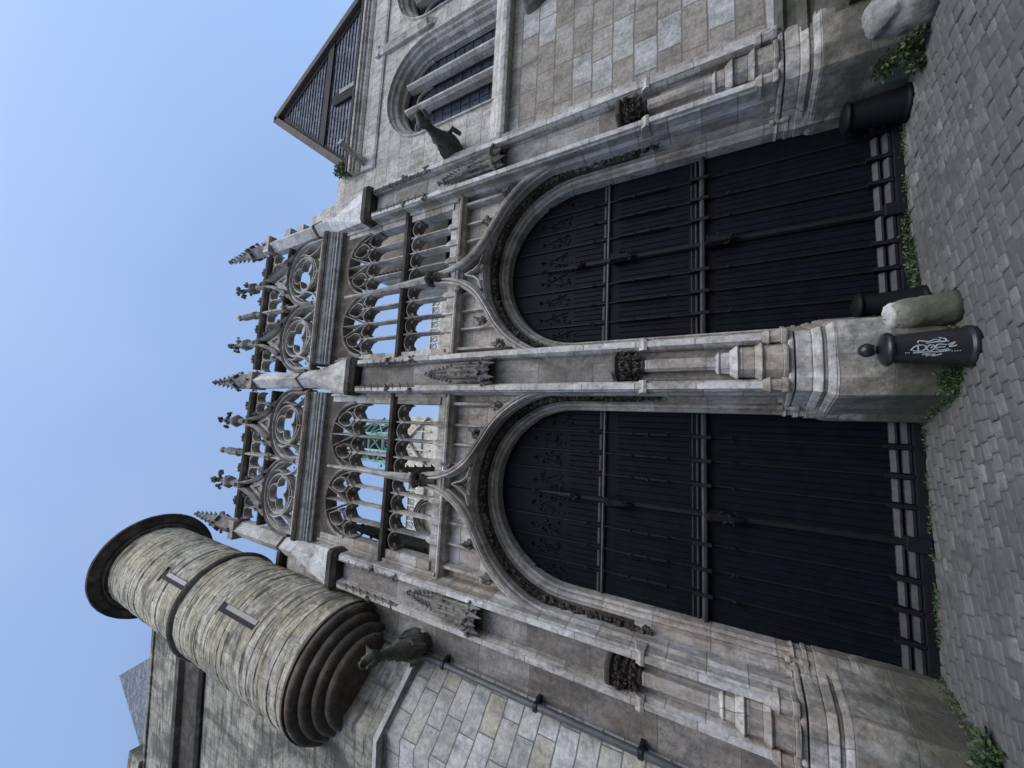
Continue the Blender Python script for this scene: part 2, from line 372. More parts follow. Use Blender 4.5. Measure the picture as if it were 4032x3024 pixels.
def settmat():
    m, nt, bs = newmat('granite_setts'); g = N(nt,'ShaderNodeNewGeometry'); P = g.outputs['Position']
    rnd = g.outputs['Random Per Island']
    col = ramp(nt, rnd, [(0.0,(0.095,0.092,0.088)),(0.3,(0.15,0.147,0.141)),(0.6,(0.125,0.123,0.12)),(0.85,(0.185,0.18,0.168)),(0.97,(0.22,0.213,0.195)),(0.995,(0.14,0.11,0.10))], 'CONSTANT')
    col = mixc(nt, 0.7, col, ramp(nt, noise(nt,P,22,7,0.7), [(0.25,0.55),(0.75,1.35)]), 'MULTIPLY')
    big = ramp(nt, noise(nt,P,0.9,6,0.6), [(0.40,0),(0.58,0.8)]); col = mixc(nt, big, col, (0.082,0.083,0.080))
    dirt = ramp(nt, noise(nt,P,3.2,9,0.75), [(0.48,0),(0.56,0.75)]); col = mixc(nt, dirt, col, (0.095,0.093,0.088))
    gr = ramp(nt, noise(nt,P,1.4,7,0.65), [(0.52,0),(0.7,0.45)]); col = mixc(nt, gr, col, (0.06,0.068,0.05))
    nt.links.new(col, bs.inputs['Base Color']); bs.inputs['Roughness'].default_value = 0.8
    b = N(nt,'ShaderNodeBump'); b.inputs['Strength'].default_value = 0.5; b.inputs['Distance'].default_value = 0.01
    nt.links.new(noise(nt,P,40,6,0.7), b.inputs['Height']); nt.links.new(b.outputs[0], bs.inputs['Normal'])
    return m
M_sett = settmat()
M_dirt = plain('joint_dirt', (0.098,0.096,0.090), 0.95, 0.45, 9)
#@@SETTING
# ------------------------------------------------------------------ ground
g = MB().add([(-300,-300,-0.022),(300,-300,-0.022),(300,300,-0.022),(-300,300,-0.022)], [(0,1,2,3)]).build('ground', M_dirt); g['kind'] = 'structure'
def setts():
    rs = random.Random(5); mb = MB(); ang = radians(14); ca, sa = cos(ang), sin(ang)
    row = 0; v = -8.0
    while v < 12.5:
        dv = rs.uniform(0.135, 0.16); u = -9.0 + rs.uniform(0, 0.2)
        while u < 13:
            du = rs.uniform(0.17, 0.25); cu, cv = u+du/2, v+dv/2
            x = cu*ca - cv*sa; y = cu*sa + cv*ca
            if -4.2 < x < 8 and 2.2 < y < 7.75:
                a, b = du/2-0.002, dv/2-0.002; h = rs.gauss(0, 0.0055)+.009*sin(x*1.3+.7)*sin(y*1.1+.4)+.006*sin(x*2.9+y*2.1) - .008 + (-.010 if rs.random()<.06 else 0); tl = rs.uniform(-0.035,0.035); tw = rs.uniform(-0.05,0.05)
                c_ = 0.022
                ring = []
                for (q, zz) in ((0.0,-0.05),(0.0,-0.012),(0.009,-0.002),(0.024,0.003)):
                    A, B = a-q, b-q; k = c_
                    for (pu, pv) in ((-A+k,-B),(A-k,-B),(A,-B+k),(A,B-k),(A-k,B),(-A+k,B),(-A,B-k),(-A,-B+k)):
                        ju = pu+cu; jv = pv+cv
                        ring.append((ju*ca-jv*sa, ju*sa+jv*ca, zz+h+pu*tl+pv*tw))
                fs = [(i*8+k2, i*8+(k2+1)%8, (i+1)*8+(k2+1)%8, (i+1)*8+k2) for i in range(3) for k2 in range(8)] + [tuple(24+k2 for k2 in range(8))]
                mb.add(ring, fs)
            u += du
        v += dv
    o = mb.build('pavement', M_sett, smooth=False); o['kind'] = 'structure'
setts()

# ------------------------------------------------------------------ unseen houses across the street, added and sized to shade the gateway foot
def unseen_street_house():
    t = thing('unseen_street_house', 'low unseen rendered house across the street, added to shade the foot of the gateway', 'house', (0,-7,0))
    mb = MB(); mb.box(-2.1,16,-12,-4.6,0,5.0); mb.build('wall', M_render, t)
    MB().prismX([(-4.3,4.9),(-8.3,6.6),(-12.3,4.9)], -1.95, 16.3).build('roof', M_slate, t)
    for x in (-.5,2,6,10):
        for z in (0.9,2.8):
            fr = MB().box(x,x+1.3,-4.62,-4.52,z,z+1.5).build('window', M_timber, t)
            MB().box(x+.12,x+1.18,-4.55,-4.50,z+.12,z+1.38).build('pane', M_glass, fr)
unseen_street_house()
tl_ = thing('unseen_street_house', 'taller unseen rendered house across the street, added further left to deepen the shade', 'house', (-8,-7,0))
MB().box(-16,-2.2,-12,-4.5,0,12.5).build('wall', M_render, tl_)  # second unseen house, added tall to darken the left of the street
MB().prismX([(-4.2,12.4),(-8.3,15.5),(-12.3,12.4)], -16.2, -2.0).build('roof', M_slate, tl_)
for x in (-14,-10.5,-7,-4):
    for z in (1.2,4.2,7.0,9.8):
        fr = MB().box(x,x+1.2,-4.52,-4.42,z,z+1.8).build('window', M_timber, tl_); MB().box(x+.12,x+1.08,-4.45,-4.40,z+.12,z+1.68).build('pane', M_glass, fr)

# ------------------------------------------------------------------ gateway
XC, XL, XR = 1.15, -3.88, 6.12       # pier axes
BL, BR = -1.37, 3.60                 # bay axes
gate = thing('gothic_gateway', 'late gothic stone gateway screen with two dark arched doors and an openwork gallery', 'gateway', (1.1,7.4,0))
OUT = 2.07
ARCH_PROF = [(0.0,7.74),(0.0,7.50),(0.035,7.45),(0.065,7.485),(0.085,7.43),(0.12,7.40),(0.15,7.43),(0.165,7.345),(0.21,7.32),
             (0.235,7.22),(0.265,7.19),(0.285,7.235),(0.30,7.12),(0.325,7.06),(0.345,7.00),(0.375,6.945),(0.405,6.985),(0.42,7.10),(0.42,7.74)]
def arch_path(xc, R, zb, zs=5.2, n=40):
    return [(xc+R, zb), (xc+R, 3.4)] + arc(xc, zs, R, 0, 180, n) + [(xc-R, 3.4), (xc-R, zb)]
def bay(xc, x0, x1, xl, xr, side):
    # xl, xr: inner faces of the neighbouring piers
    R = 1.77
    # archivolt and jamb mouldings; the path runs right to left so the left normal points inwards: use negative offsets
    path = arch_path(xc, R, 1.62)
    prof = [(-q, y) for q, y in ARCH_PROF]
    am = MB().sweep(path, prof[:8]+[(-.165,7.74)]).build('arch_moulding', M_mould, gate)
    MB().sweep(path, prof[12:]+[(-.30,7.74)]).build('outer_order', M_mould, am)
    hol = [(-.164,7.74),(-.164,7.36),(-.21,7.37),(-.24,7.33),(-.27,7.28),(-.299,7.16),(-.299,7.74)]
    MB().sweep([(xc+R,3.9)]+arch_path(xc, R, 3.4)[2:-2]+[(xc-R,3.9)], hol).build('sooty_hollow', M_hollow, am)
    MB().sweep([(xc+R,1.62),(xc+R,3.9)], hol).build('jamb_hollow', M_mould, am); MB().sweep([(xc-R,3.9),(xc-R,1.62)], hol).build('jamb_hollow', M_mould, am)
    # carved foliage in the hollow
    mb = MB(); L = []
    p2 = arch_path(xc, R+0.262, 3.55, n=120)
    p2 = [(xc+R+.24, z) for z in [3.5+.1*i for i in range(17)]] + arc(xc,5.2,R+.24,0,180,64) + [(xc-R-.24, 5.2-.1*i) for i in range(17)]
    for i, (x, z) in enumerate(p2):
        a = atan2(z-5.2, x-xc) if z > 5.2 else (0 if x > xc else pi)
        s_ = 0.052 if i % 2 else 0.042
        for k in range(3):
            mb.blob((x+random.uniform(-.04,.04), 7.22+random.uniform(-.03,.05), z+random.uniform(-.04,.04)), s_, s_*.8, s_, 0.45)
    mb.build('carved_foliage', M_crust, am, label='dark carved leaf trail in the hollow of the arch')
    # spandrel wall
    mb = MB(); pts = [(xc+OUT-.005, z) for z in (4.4,)] + arc(xc, 5.2, OUT-.005, 0, 180, 40) + [(xc-OUT+.005, 4.4)]
    zt = 8.0
    v = []; fs = []
    aa = arc(xc, 5.2, R+0.38, 0, 180, 40)
    for y in (7.2, 7.5):
        for (x, z) in aa: v.append((x, y, z))
        for (x, z) in aa: v.append((min(max(x, xl), xr) if 0 else x, y, zt))
    n = len(aa)
    for b in (0, 2*n):
        for i in range(n-1): fs.append((b+i, b+i+1, b+n+i+1, b+n+i))
    mb.add(v, fs)
    mb.box(xc+R+.385, xr+.1, 7.12, 7.5, 3.0, zt); mb.box(xl-.1, xc-R-.385, 7.12, 7.5, 3.0, zt)
    mb.build_split('spandrel_wall', M_face, gate)
    # blind ribs of the spandrel
    mb = MB(); wl = 3.56/8
    for k in range(1, 8):
        x = xc + (k-4)*wl; dx = abs(x-xc)
        hood = [(2.17,5.2),(2.1,5.9),(1.85,6.4),(1.5,6.8),(1.15,7.1),(.85,7.3),(.60,7.5),(.40,7.75),(.0,8.15)]
        zb = 7.2
        for (a, b) in zip(hood, hood[1:]):
            if b[0] <= dx <= a[0]: zb = a[1] + (b[1]-a[1])*(a[0]-dx)/(a[0]-b[0])
        if zb < 7.85: mb.prism([(x-.05,7.22),(x-.02,7.08),(x+.02,7.08),(x+.05,7.22)], zb-.12, 8.03)
    for sx in (-1, 1):
        x = xc + sx*1.83; mb.prism([(x-.07,7.22),(x-.03,7.02),(x+.03,7.02),(x+.07,7.22)], 6.3, 8.03)
    mb.build_split('blind_rib', M_trac, gate)
    # ogee hood over the arch
    half = [(2.17*cos(radians(a)), 5.2+2.17*sin(radians(a))) for a in (4,14,24,34,44,52,59)] + [(.86,7.24),(.60,7.44),(.40,7.67),(.24,7.95),(.12,8.32),(.07,8.7)]
    hs = smooth_path(half, 5)
    full = [(xc+a, b) for a, b in hs] + [(xc-a, b) for a, b in reversed(hs)]
    hp = [(0.10,7.24),(0.10,6.99),(0.07,6.96),(0.06,6.90),(0.03,6.86),(0.0,6.88),(-.01,6.94),(-.04,6.90),(-0.08,6.89),(-0.10,6.95),(-0.11,7.0),(-0.11,7.24)]
    hood = MB().sweep(full, hp).build('ogee_hood', M_mould, gate)
    # inner arch over the apex: little cusped panel between hood and arch
    mb = MB()
    for sx in (-1, 1):
        mb.bar([(xc+sx*.42,7.42),(xc+sx*.2,7.5),(xc+sx*.08,7.66),(xc,7.92)], .06, 7.0, 7.2)
        mb.spike((xc+sx*.2,7.08,7.46),(xc+sx*.04,7.05,7.5),.05)
    mb.build_split('gable_tracery', M_trac, hood)
    for sx in (-1, 1):
        for (a, b) in ((1.80,6.74),(1.20,7.26),(.36,7.93)):
            mb = MB(); mb.leafball((xc+sx*a, 6.98, b+.06), .15 if a > .6 else .13, 13)
            for k in range(3): mb.spike((xc+sx*a, 6.97, b+.05), (xc+sx*a+sx*random.uniform(-.08,.14), 6.86, b+random.uniform(.12,.26)), .055)
            mb.build('crocket', M_carve, hood)
    # bracket on the ogee point and the shaft above it
    mb = MB(); mb.lathe(xc, 6.93, [(.06,8.3),(.09,8.45),(.11,8.55),(.14,8.62)], 8)
    mb.leafball((xc,6.9,8.72), .17, 14); mb.lathe(xc, 6.92, [(.15,8.82),(.21,8.88),(.22,8.93),(.20,8.97)], 6, a0=.3)
    mb.build('bracket', M_crust, gate, label='dark leafy bracket on the point of the ogee hood')
    # sill of the gallery: string, sloping sill, colonnette feet
    mb = MB(); mb.prismX([(7.3,8.0),(7.05,8.0),(7.0,8.04),(6.93,8.06),(6.91,8.10),(6.98,8.17),(7.03,8.22),(7.05,8.46),(7.3,8.58)], xl-.02, xr+.02)
    mb.build('gallery_sill', M_face, gate)
    # gallery
    gal = gallery(xc, xl, xr)
    # wall over gallery lights
    mb = MB()
    for s_ in (-1, 1):
        cx = xc + s_*.905; aa = arc(cx, 11.46, .93, 0, 180, 20); n = len(aa); v = []; fs = []
        for y in (7.0, 7.34):
            for (x, z) in aa: v.append((x,y,z))
            for (x, z) in aa: v.append((x,y,12.6))
        for b in (0, 2*n):
            for i in range(n-1): fs.append((b+i,b+i+1,b+n+i+1,b+n+i))
        mb.add(v, fs)
    mb.build_split('gallery_spandrel', M_hollow, gate); mb = MB()  # shade above the arches is part of this dark colour, along with soot
    mb.box(xc+1.8, xr+.1, 7.01, 7.34, 8.4, 12.6); mb.box(xl-.1, xc-1.8, 7.01, 7.34, 8.4, 12.6)
    for x in (xl+.02, xr-.08):   # slim wall shafts beside the piers
        mb.lathe(x+.03, 6.99, [(.05,8.2),(.04,8.6),(.04,12.5)], 8)
    mb.build_split('gallery_wall', M_face, gate)
    # cornice
    prof = [(7.34,12.62),(6.90,12.62),(6.86,12.65),(6.86,12.70),(6.80,12.72),(6.80,12.79),(6.765,12.80),(6.75,12.84),(6.72,12.86),(6.70,12.90),(6.69,12.96),(6.62,12.98),(6.60,13.10),(6.62,13.16),(6.97,13.62),(7.34,13.66)]
    MB().prismX(prof[:12]+[(7.34,12.97)], xl-.02, xr+.02).build('cornice', M_ledge, gate)
    MB().prismX([(7.34,12.36),(7.015,12.36),(7.01,12.45),(6.98,12.53),(6.93,12.59),(6.89,12.62),(7.34,12.62)], xl-.02, xr+.02).build('cornice_hollow', M_hollow, gate, label='dark hollow under the cornice, soot and shade both in its colour')
    MB().prismX([(7.34,12.975),(6.615,12.975),(6.59,13.06),(6.60,13.16),(6.97,13.62),(7.34,13.66)], xl-.02, xr+.02).build('cornice_edge', M_crust, gate, label='blackened top edge of the cornice')
    balustrade(xc, xl, xr)

def gallery(xc, xl, xr):
    wl = 3.56/8; t = thing_child('gallery_tracery')
    mb = MB()
    Y0, Y1 = 7.03, 7.30
    # transom
    mb2 = MB(); mb2.prismX([(7.36,9.84),(7.0,9.84),(6.93,9.90),(6.92,9.99),(7.0,10.05),(7.36,10.05)], xl-.02, xr+.02)
    for k in range(-4,4):
        pass
    tr = mb2.build('transom', M_crust, gate, label='blackened transom across the gallery lights')
    # mullions
    for k in range(1, 8):
        x = xc + (k-4)*wl; big = k == 4; m = MB()
        hw = .075 if big else .042; y0 = 6.96 if big else 7.02
        sec = [(x-hw*.35,y0),(x+hw*.35,y0),(x+hw,y0+.10),(x+hw,y0+.2),(x+hw*.4,7.32),(x-hw*.4,7.32),(x-hw,y0+.2),(x-hw,y0+.10)]
        m.prism(sec, 8.40, 9.86); m.prism(sec, 10.03, 11.6 if not big else 12.38)
        fw = hw+.025
        m.prism([(x-fw,y0-.03),(x+fw,y0-.03),(x+fw,7.3),(x-fw,7.3)], 8.16, 8.44)
        m.prism([(x-fw,y0-.03),(x+fw,y0-.03),(x+fw,7.3),(x-fw,7.3)], 8.44, 8.56, [(x-hw,y0),(x+hw,y0),(x+hw,7.28),(x-hw,7.28)])
        if big: m.prism([(x-.12,6.9),(x,6.80),(x+.12,6.9),(x+.09,7.05),(x-.09,7.05)], 8.97, 10.1, [(x-.07,6.93),(x,6.86),(x+.07,6.93),(x+.07,7.05),(x-.07,7.05)])
        if big: m.prism([(x-.07,6.95),(x,6.88),(x+.07,6.95),(x+.07,7.05),(x-.07,7.05)], 10.1, 12.3, [(x-.01,6.99),(x,6.98),(x+.01,6.99),(x+.01,7.05),(x-.01,7.05)])
        m.build('mullion', M_trac, gate)
    # light heads: lower tier
    m = MB()
    def head(cx, zs, hw, m, cusp=True, ogee=0.0):
        pts = [(cx-hw+hw*(1-cos(radians(a))), zs+ (hw*1.05)*sin(radians(a))) for a in range(0,91,15)]
        if ogee: pts[-1] = (cx, zs+hw*1.05+ogee)
        path = pts + [(2*cx-x, z) for x, z in reversed(pts[:-1])]
        m.bar(path, .06, 7.01, 7.38)
        # spandrel webs above the head
        n = len(path); v = []
        for y in (7.10,7.30):
            for (x,z) in path: v.append((x,y,z))
            for (x,z) in path: v.append((x,y,zs+hw*1.25))
        fs = []
        for b in (0,2*n):
            for i in range(n-1): fs.append((b+i,b+i+1,b+n+i+1,b+n+i))
        m.add(v, fs)
        if cusp:
            for sx in (-1,1):
                bx = cx+sx*hw*.82; bz = zs+hw*.55
                m.prismY([(bx,bz+.12),(bx,bz-.09),(cx+sx*hw*.34,bz-.03)], 7.10, 7.30)
                m.spike((cx+sx*hw*.40,7.22,bz), (cx+sx*hw*.16,7.22,bz-.05), .03)
                m.spike((cx+sx*hw*.55,7.22,bz+.12), (cx+sx*hw*.2,7.22,bz+.12), .03)
    for k in range(8):
        cx = xc+(k-3.5)*wl; head(cx, 9.55, wl/2-.01, m)
    m.build('lower_tracery', M_brown, tr)
    m = MB()
    for s_ in (-1,1):
        hx = xc+s_*.905
        # main half arch
        m.sweep(arc(hx, 11.46, .90, 0, 180, 24), [(.02,7.36),(.02,7.0),(-.03,6.97),(-.05,7.02),(-.08,7.02),(-.10,7.10),(-.10,7.36)][::1])
        # stem to crown
        m.bar([(hx,11.3),(hx,12.36)], .05, 7.0, 7.32)
        for q in (-1,1):
            px = hx+q*wl
            # light heads of the pair
            for e in (-1,1): head(px+e*wl/2, 11.24, wl/2-.01, m, True, .04)
            # branches from pair mullion and from stem: flowing eye
            eye = smooth_path([(px,11.46),(px+.14,11.58),(px+.20,11.76),(px+.13,11.96),(px-q*.05,12.12),(px-.14,12.0),(px-.20,11.80),(px-.15,11.60),(px,11.46)], 4)
            m.bar(eye[:-1], .06, 7.0, 7.36, closed=True)
            m.bar(smooth_path([(hx,11.35),(hx+q*.06,11.55),(hx+q*.17,11.85),(hx+q*.28,12.14),(hx+q*.33,12.28)],4), .05, 7.0, 7.34)
            m.bar(smooth_path([(px,11.2),(px-.1,11.42),(px-.2,11.55)],4), .04, 7.0, 7.3); m.bar(smooth_path([(px,11.2),(px+.1,11.42),(px+.2,11.55)],4), .04, 7.0, 7.3)
            m.bar(smooth_path([(hx+q*.87,11.1),(hx+q*.8,11.5),(hx+q*.66,11.85)],4), .045, 7.0, 7.34)
    m.build('upper_tracery', M_brown, gate)
    return t
def thing_child(name): return None

def finial(p, h, s, parent, mat, name='finial'):
    # stem, hexagonal knop and four-armed leaf cross
    x, y, z = p; mb = MB()
    mb.lathe(x, y, [(s*.42,z),(s*.34,z+h*.18),(s*.26,z+h*.34)], 6)
    mb.lathe(x, y, [(s*.3,z+h*.30),(s*.62,z+h*.36),(s*.66,z+h*.40),(s*.32,z+h*.47),(s*.2,z+h*.5)], 6)
    zc = z+h*.68
    mb.lathe(x, y, [(s*.2,z+h*.48),(s*.2,zc),(s*.3,zc+h*.05)], 6)
    for (dx, dy) in ((1,0),(-1,0),(0,1),(0,-1)):
        mb.leafball((x+dx*s*.62, y+dy*s*.62, zc), s*.42, 8, .4)
    mb.leafball((x,y,zc), s*.4, 6)
    mb.lathe(x, y, [(s*.18,zc),(s*.14,z+h*.84)], 6); mb.leafball((x,y,z+h*.88), s*.38, 7, .4); mb.spike((x,y,z+h*.88),(x,y,z+h),s*.26)
    return mb.build(name, mat, parent)
def pinnacle(x, y, z0, z1, hw, parent, mat=None, diag=True, shaft=.35, name='pinnacle'):
    # small square shaft with gablets, then a crocketed spirelet
    mb = MB(); a0 = 0 if diag else pi/4; zs = z0+(z1-z0)*shaft
    mb.lathe(x, y, [(hw,z0),(hw,zs)], 4, a0=a0)
    for k in range(4):
        a = a0+pi/4+k*pi/2; q = hw*.72
        mb.spike((x+q*cos(a),y+q*sin(a),zs-.05),(x+q*1.1*cos(a),y+q*1.1*sin(a),zs+(z1-z0)*.16),hw*.5)
        mb.leafball((x+hw*1.1*cos(a0+k*pi/2), y+hw*1.1*sin(a0+k*pi/2), zs), hw*.42, 6)
        mb.leafball((x+hw*1.15*cos(a0+k*pi/2), y+hw*1.15*sin(a0+k*pi/2), z0+.03), hw*.4, 6)
    mb.lathe(x, y, [(hw*.92,zs),(hw*.12,z1-.08)], 4, a0=a0)
    n = 6
    for i in range(n):
        t = (i+.5)/n; q = hw*(.95*(1-t)+.1); z = zs+(z1-zs)*t
        for k in range(4):
            a = a0+k*pi/2
            mb.spike((x+q*.8*cos(a),y+q*.8*sin(a),z-.03),(x+(q+hw*.32)*cos(a),y+(q+hw*.32)*sin(a),z+.05),hw*.2,5)
    mb.blob((x,y,z1-.04),hw*.26,None,.07)
    return mb.build(name, mat or M_carve, parent)

def balustrade(xc, xl, xr):
    Y0, Y1 = 6.98, 7.24; zb = 13.66
    base = MB().prismX([(7.28,zb-.04),(6.94,zb-.04),(6.94,zb+.10),(7.0,zb+.18),(7.28,zb+.18)], xl, xr).build('balustrade', M_trac, gate)
    rail = MB().prismX([(7.28,16.74),(6.97,16.74),(6.90,16.82),(6.88,16.93),(6.96,17.0),(7.28,17.02)], xl-.05, xr+.05).build('top_rail', M_crust, base, label='blackened top rail of the balustrade')
    for s_ in (-1,1):
        xh = xc+s_*1.08; m = MB(); R = 1.04; zc = 14.32
        big = [(xh+R,zb)] + arc(xh,zc,R,0,180,28) + [(xh-R,zb)]
        m.sweep(big, [(.07,7.28),(.07,6.98),(.04,6.92),(-.01,6.93),(-.05,6.98),(-.08,7.06),(-.08,7.28)])
        m2 = MB(); m2.sweep([(xh+R+.065,zb+.2)]+arc(xh,zc,R+.065,0,180,28)+[(xh-R-.065,zb+.2)], [(.05,7.2),(.06,6.94),(.02,6.86),(-.04,6.90),(-.06,7.0),(-.06,7.2)]); m2.build('arch_label', M_carve, base)
        # circle with three loops, two mouchettes, stem
        zq = 14.68; rq = .60
        m.bar(arc(xh,zq,rq,0,345,23), .10, Y0, Y1, closed=True)
        for a in (90,210,330):
            ax, az = xh+.29*cos(radians(a)), zq+.29*sin(radians(a))
            m.bar(arc(ax,az,.265,a-125,a+125,14), .075, Y0+.02, Y1-.02)
            for e in (-1,1):
                b = radians(a+e*55); m.spike((ax+.24*cos(b),7.1,az+.24*sin(b)),(ax+.12*cos(b),7.1,az+.12*sin(b)),.035)
        m.bar([(xh,zb),(xh,zq-rq)], .06, Y0, Y1)
        for e in (-1,1):
            m.bar(smooth_path([(xh,zb+.25),(xh+e*.18,zb+.34),(xh+e*.42,zb+.50),(xh+e*.62,zb+.82),(xh+e*.72,zb+1.15),(xh+e*.62,zb+1.5)],5), .085, Y0, Y1)
            m.bar(smooth_path([(xh+e*.98,zb+.1),(xh+e*.78,zb+.3),(xh+e*.64,zb+.62),(xh+e*.62,zb+.8)],4), .075, Y0, Y1)
            m.bar(smooth_path([(xh+e*.98,zb+.75),(xh+e*.86,zb+.95),(xh+e*.74,zb+1.2)],3), .045, Y0, Y1)
            for (a,b,c_,d_) in ((.55,.36,.45,.48),(.86,.5,.76,.56),(.9,.95,.8,.9),(.3,.62,.36,.72)):
                m.spike((xh+e*a,7.1,zb+b),(xh+e*c_,7.1,zb+d_),.035)
        m.build('round_tracery', M_trac, base)
        # ogee gable
        half = smooth_path([(.74,15.22),(.60,15.5),(.44,15.8),(.27,16.15),(.14,16.6),(.07,17.15)],5)
        full = [(xh+a,b) for a,b in half] + [(xh-a,b) for a,b in reversed(half)]
        og = MB().sweep(full, [(.05,7.24),(.06,6.98),(.0,6.86),(-.05,6.95),(-.06,7.24)]).build('ogee_gable', M_trac, base)
        m = MB(); m.prismY([(xh-.5,15.40),(xh-.3,15.47),(xh,15.5),(xh+.3,15.47),(xh+.5,15.40),(xh+.25,16.0),(xh,16.6),(xh-.25,16.0)], 7.08, 7.2)
        for e in (-1,1):
            m.bar([(xh,15.55),(xh+e*.13,15.85),(xh,16.25)], .045, 7.0, 7.1); m.bar(arc(xh+e*.2,15.66,.09,0,330,10), .04, 7.0, 7.1, True)
        m.build('gable_panel', M_trac, og)
        m = MB()
        for e in (-1,1):
            for (a,b) in ((.55,15.75),(.36,16.1),(.22,16.5),(.14,16.9)): m.leafball((xh+e*(a+.05),6.95,b+.04), .11, 9)
        m.build_split('crocket', M_carve, og)
        finial((xh,7.05,17.0), 2.3, .35, base, M_carve)
        # arcade between string and rail
        m = MB()
        for e in (-1,1):
            x_out = 1.06
            for (a,b) in ((.28,.66),(.66,1.04)):
                cx = xh+e*(a+b)/2; hw = (b-a)/2
                m.bar(arc(cx,16.40,hw-.02,0,180,10), .05, Y0, Y1)
                v=[];pp=arc(cx,16.40,hw-.01,0,180,10);n=len(pp)
                for y in (7.04,7.2):
                    for (x,z) in pp: v.append((x,y,z))
                    for (x,z) in pp: v.append((x,y,16.76))
                m.add(v,[(bb+i,bb+i+1,bb+n+i+1,bb+n+i) for bb in (0,2*n) for i in range(n-1)])
                for q in (-1,1): m.spike((cx+q*hw*.8,7.1,16.48),(cx+q*hw*.35,7.1,16.42),.045)
            for a in (.66,): m.bar([(xh+e*a,15.55),(xh+e*a,16.42)], .06, Y0, Y1); m.leafball((xh+e*a,6.97,15.75), .1, 7)
        m.build_split('arcade', M_trac, base)
        sbar = MB()
        for e in (-1,1):
            a, b = sorted((xh+e*.45, xh+e*1.08)); sbar.prismX([(7.24,15.46),(6.96,15.46),(6.90,15.52),(6.90,15.58),(6.98,15.64),(7.24,15.64)], a, b)
        sbar.build_split('string', M_crust, base)
        for e in (-.56,.56):
            mb = MB(); x = xh+e; mb.lathe(x,7.06,[(.035,17.0),(.03,17.25)],6); mb.leafball((x,7.06,17.36),.1,6)
            for dx in (-1,1): mb.blob((x+dx*.1,7.06,17.36),.06,.05,.06)
            mb.spike((x,7.06,17.38),(x,7.06,17.56),.06); mb.build('cross_finial', M_carve, base)
    # middle post with statue-like pinnacle
    m = MB(); m.bar([(xc,zb),(xc,16.8)], .13, 6.9, 7.24); m.leafball((xc,6.92,15.35), .19, 12); m.build('middle_post', M_trac, base)
    m = MB(); m.lathe(xc,7.04,[(.10,17.0),(.10,17.35),(.15,17.42),(.16,17.5),(.10,17.55),(.13,17.8),(.14,18.1),(.10,18.35),(.06,18.42)],6,jit=.08); m.blob((xc,7.02,18.55),.11,.1,.14); m.leafball((xc,7.04,17.3),.17,8)
    m.build('post_finial', M_carve, base)

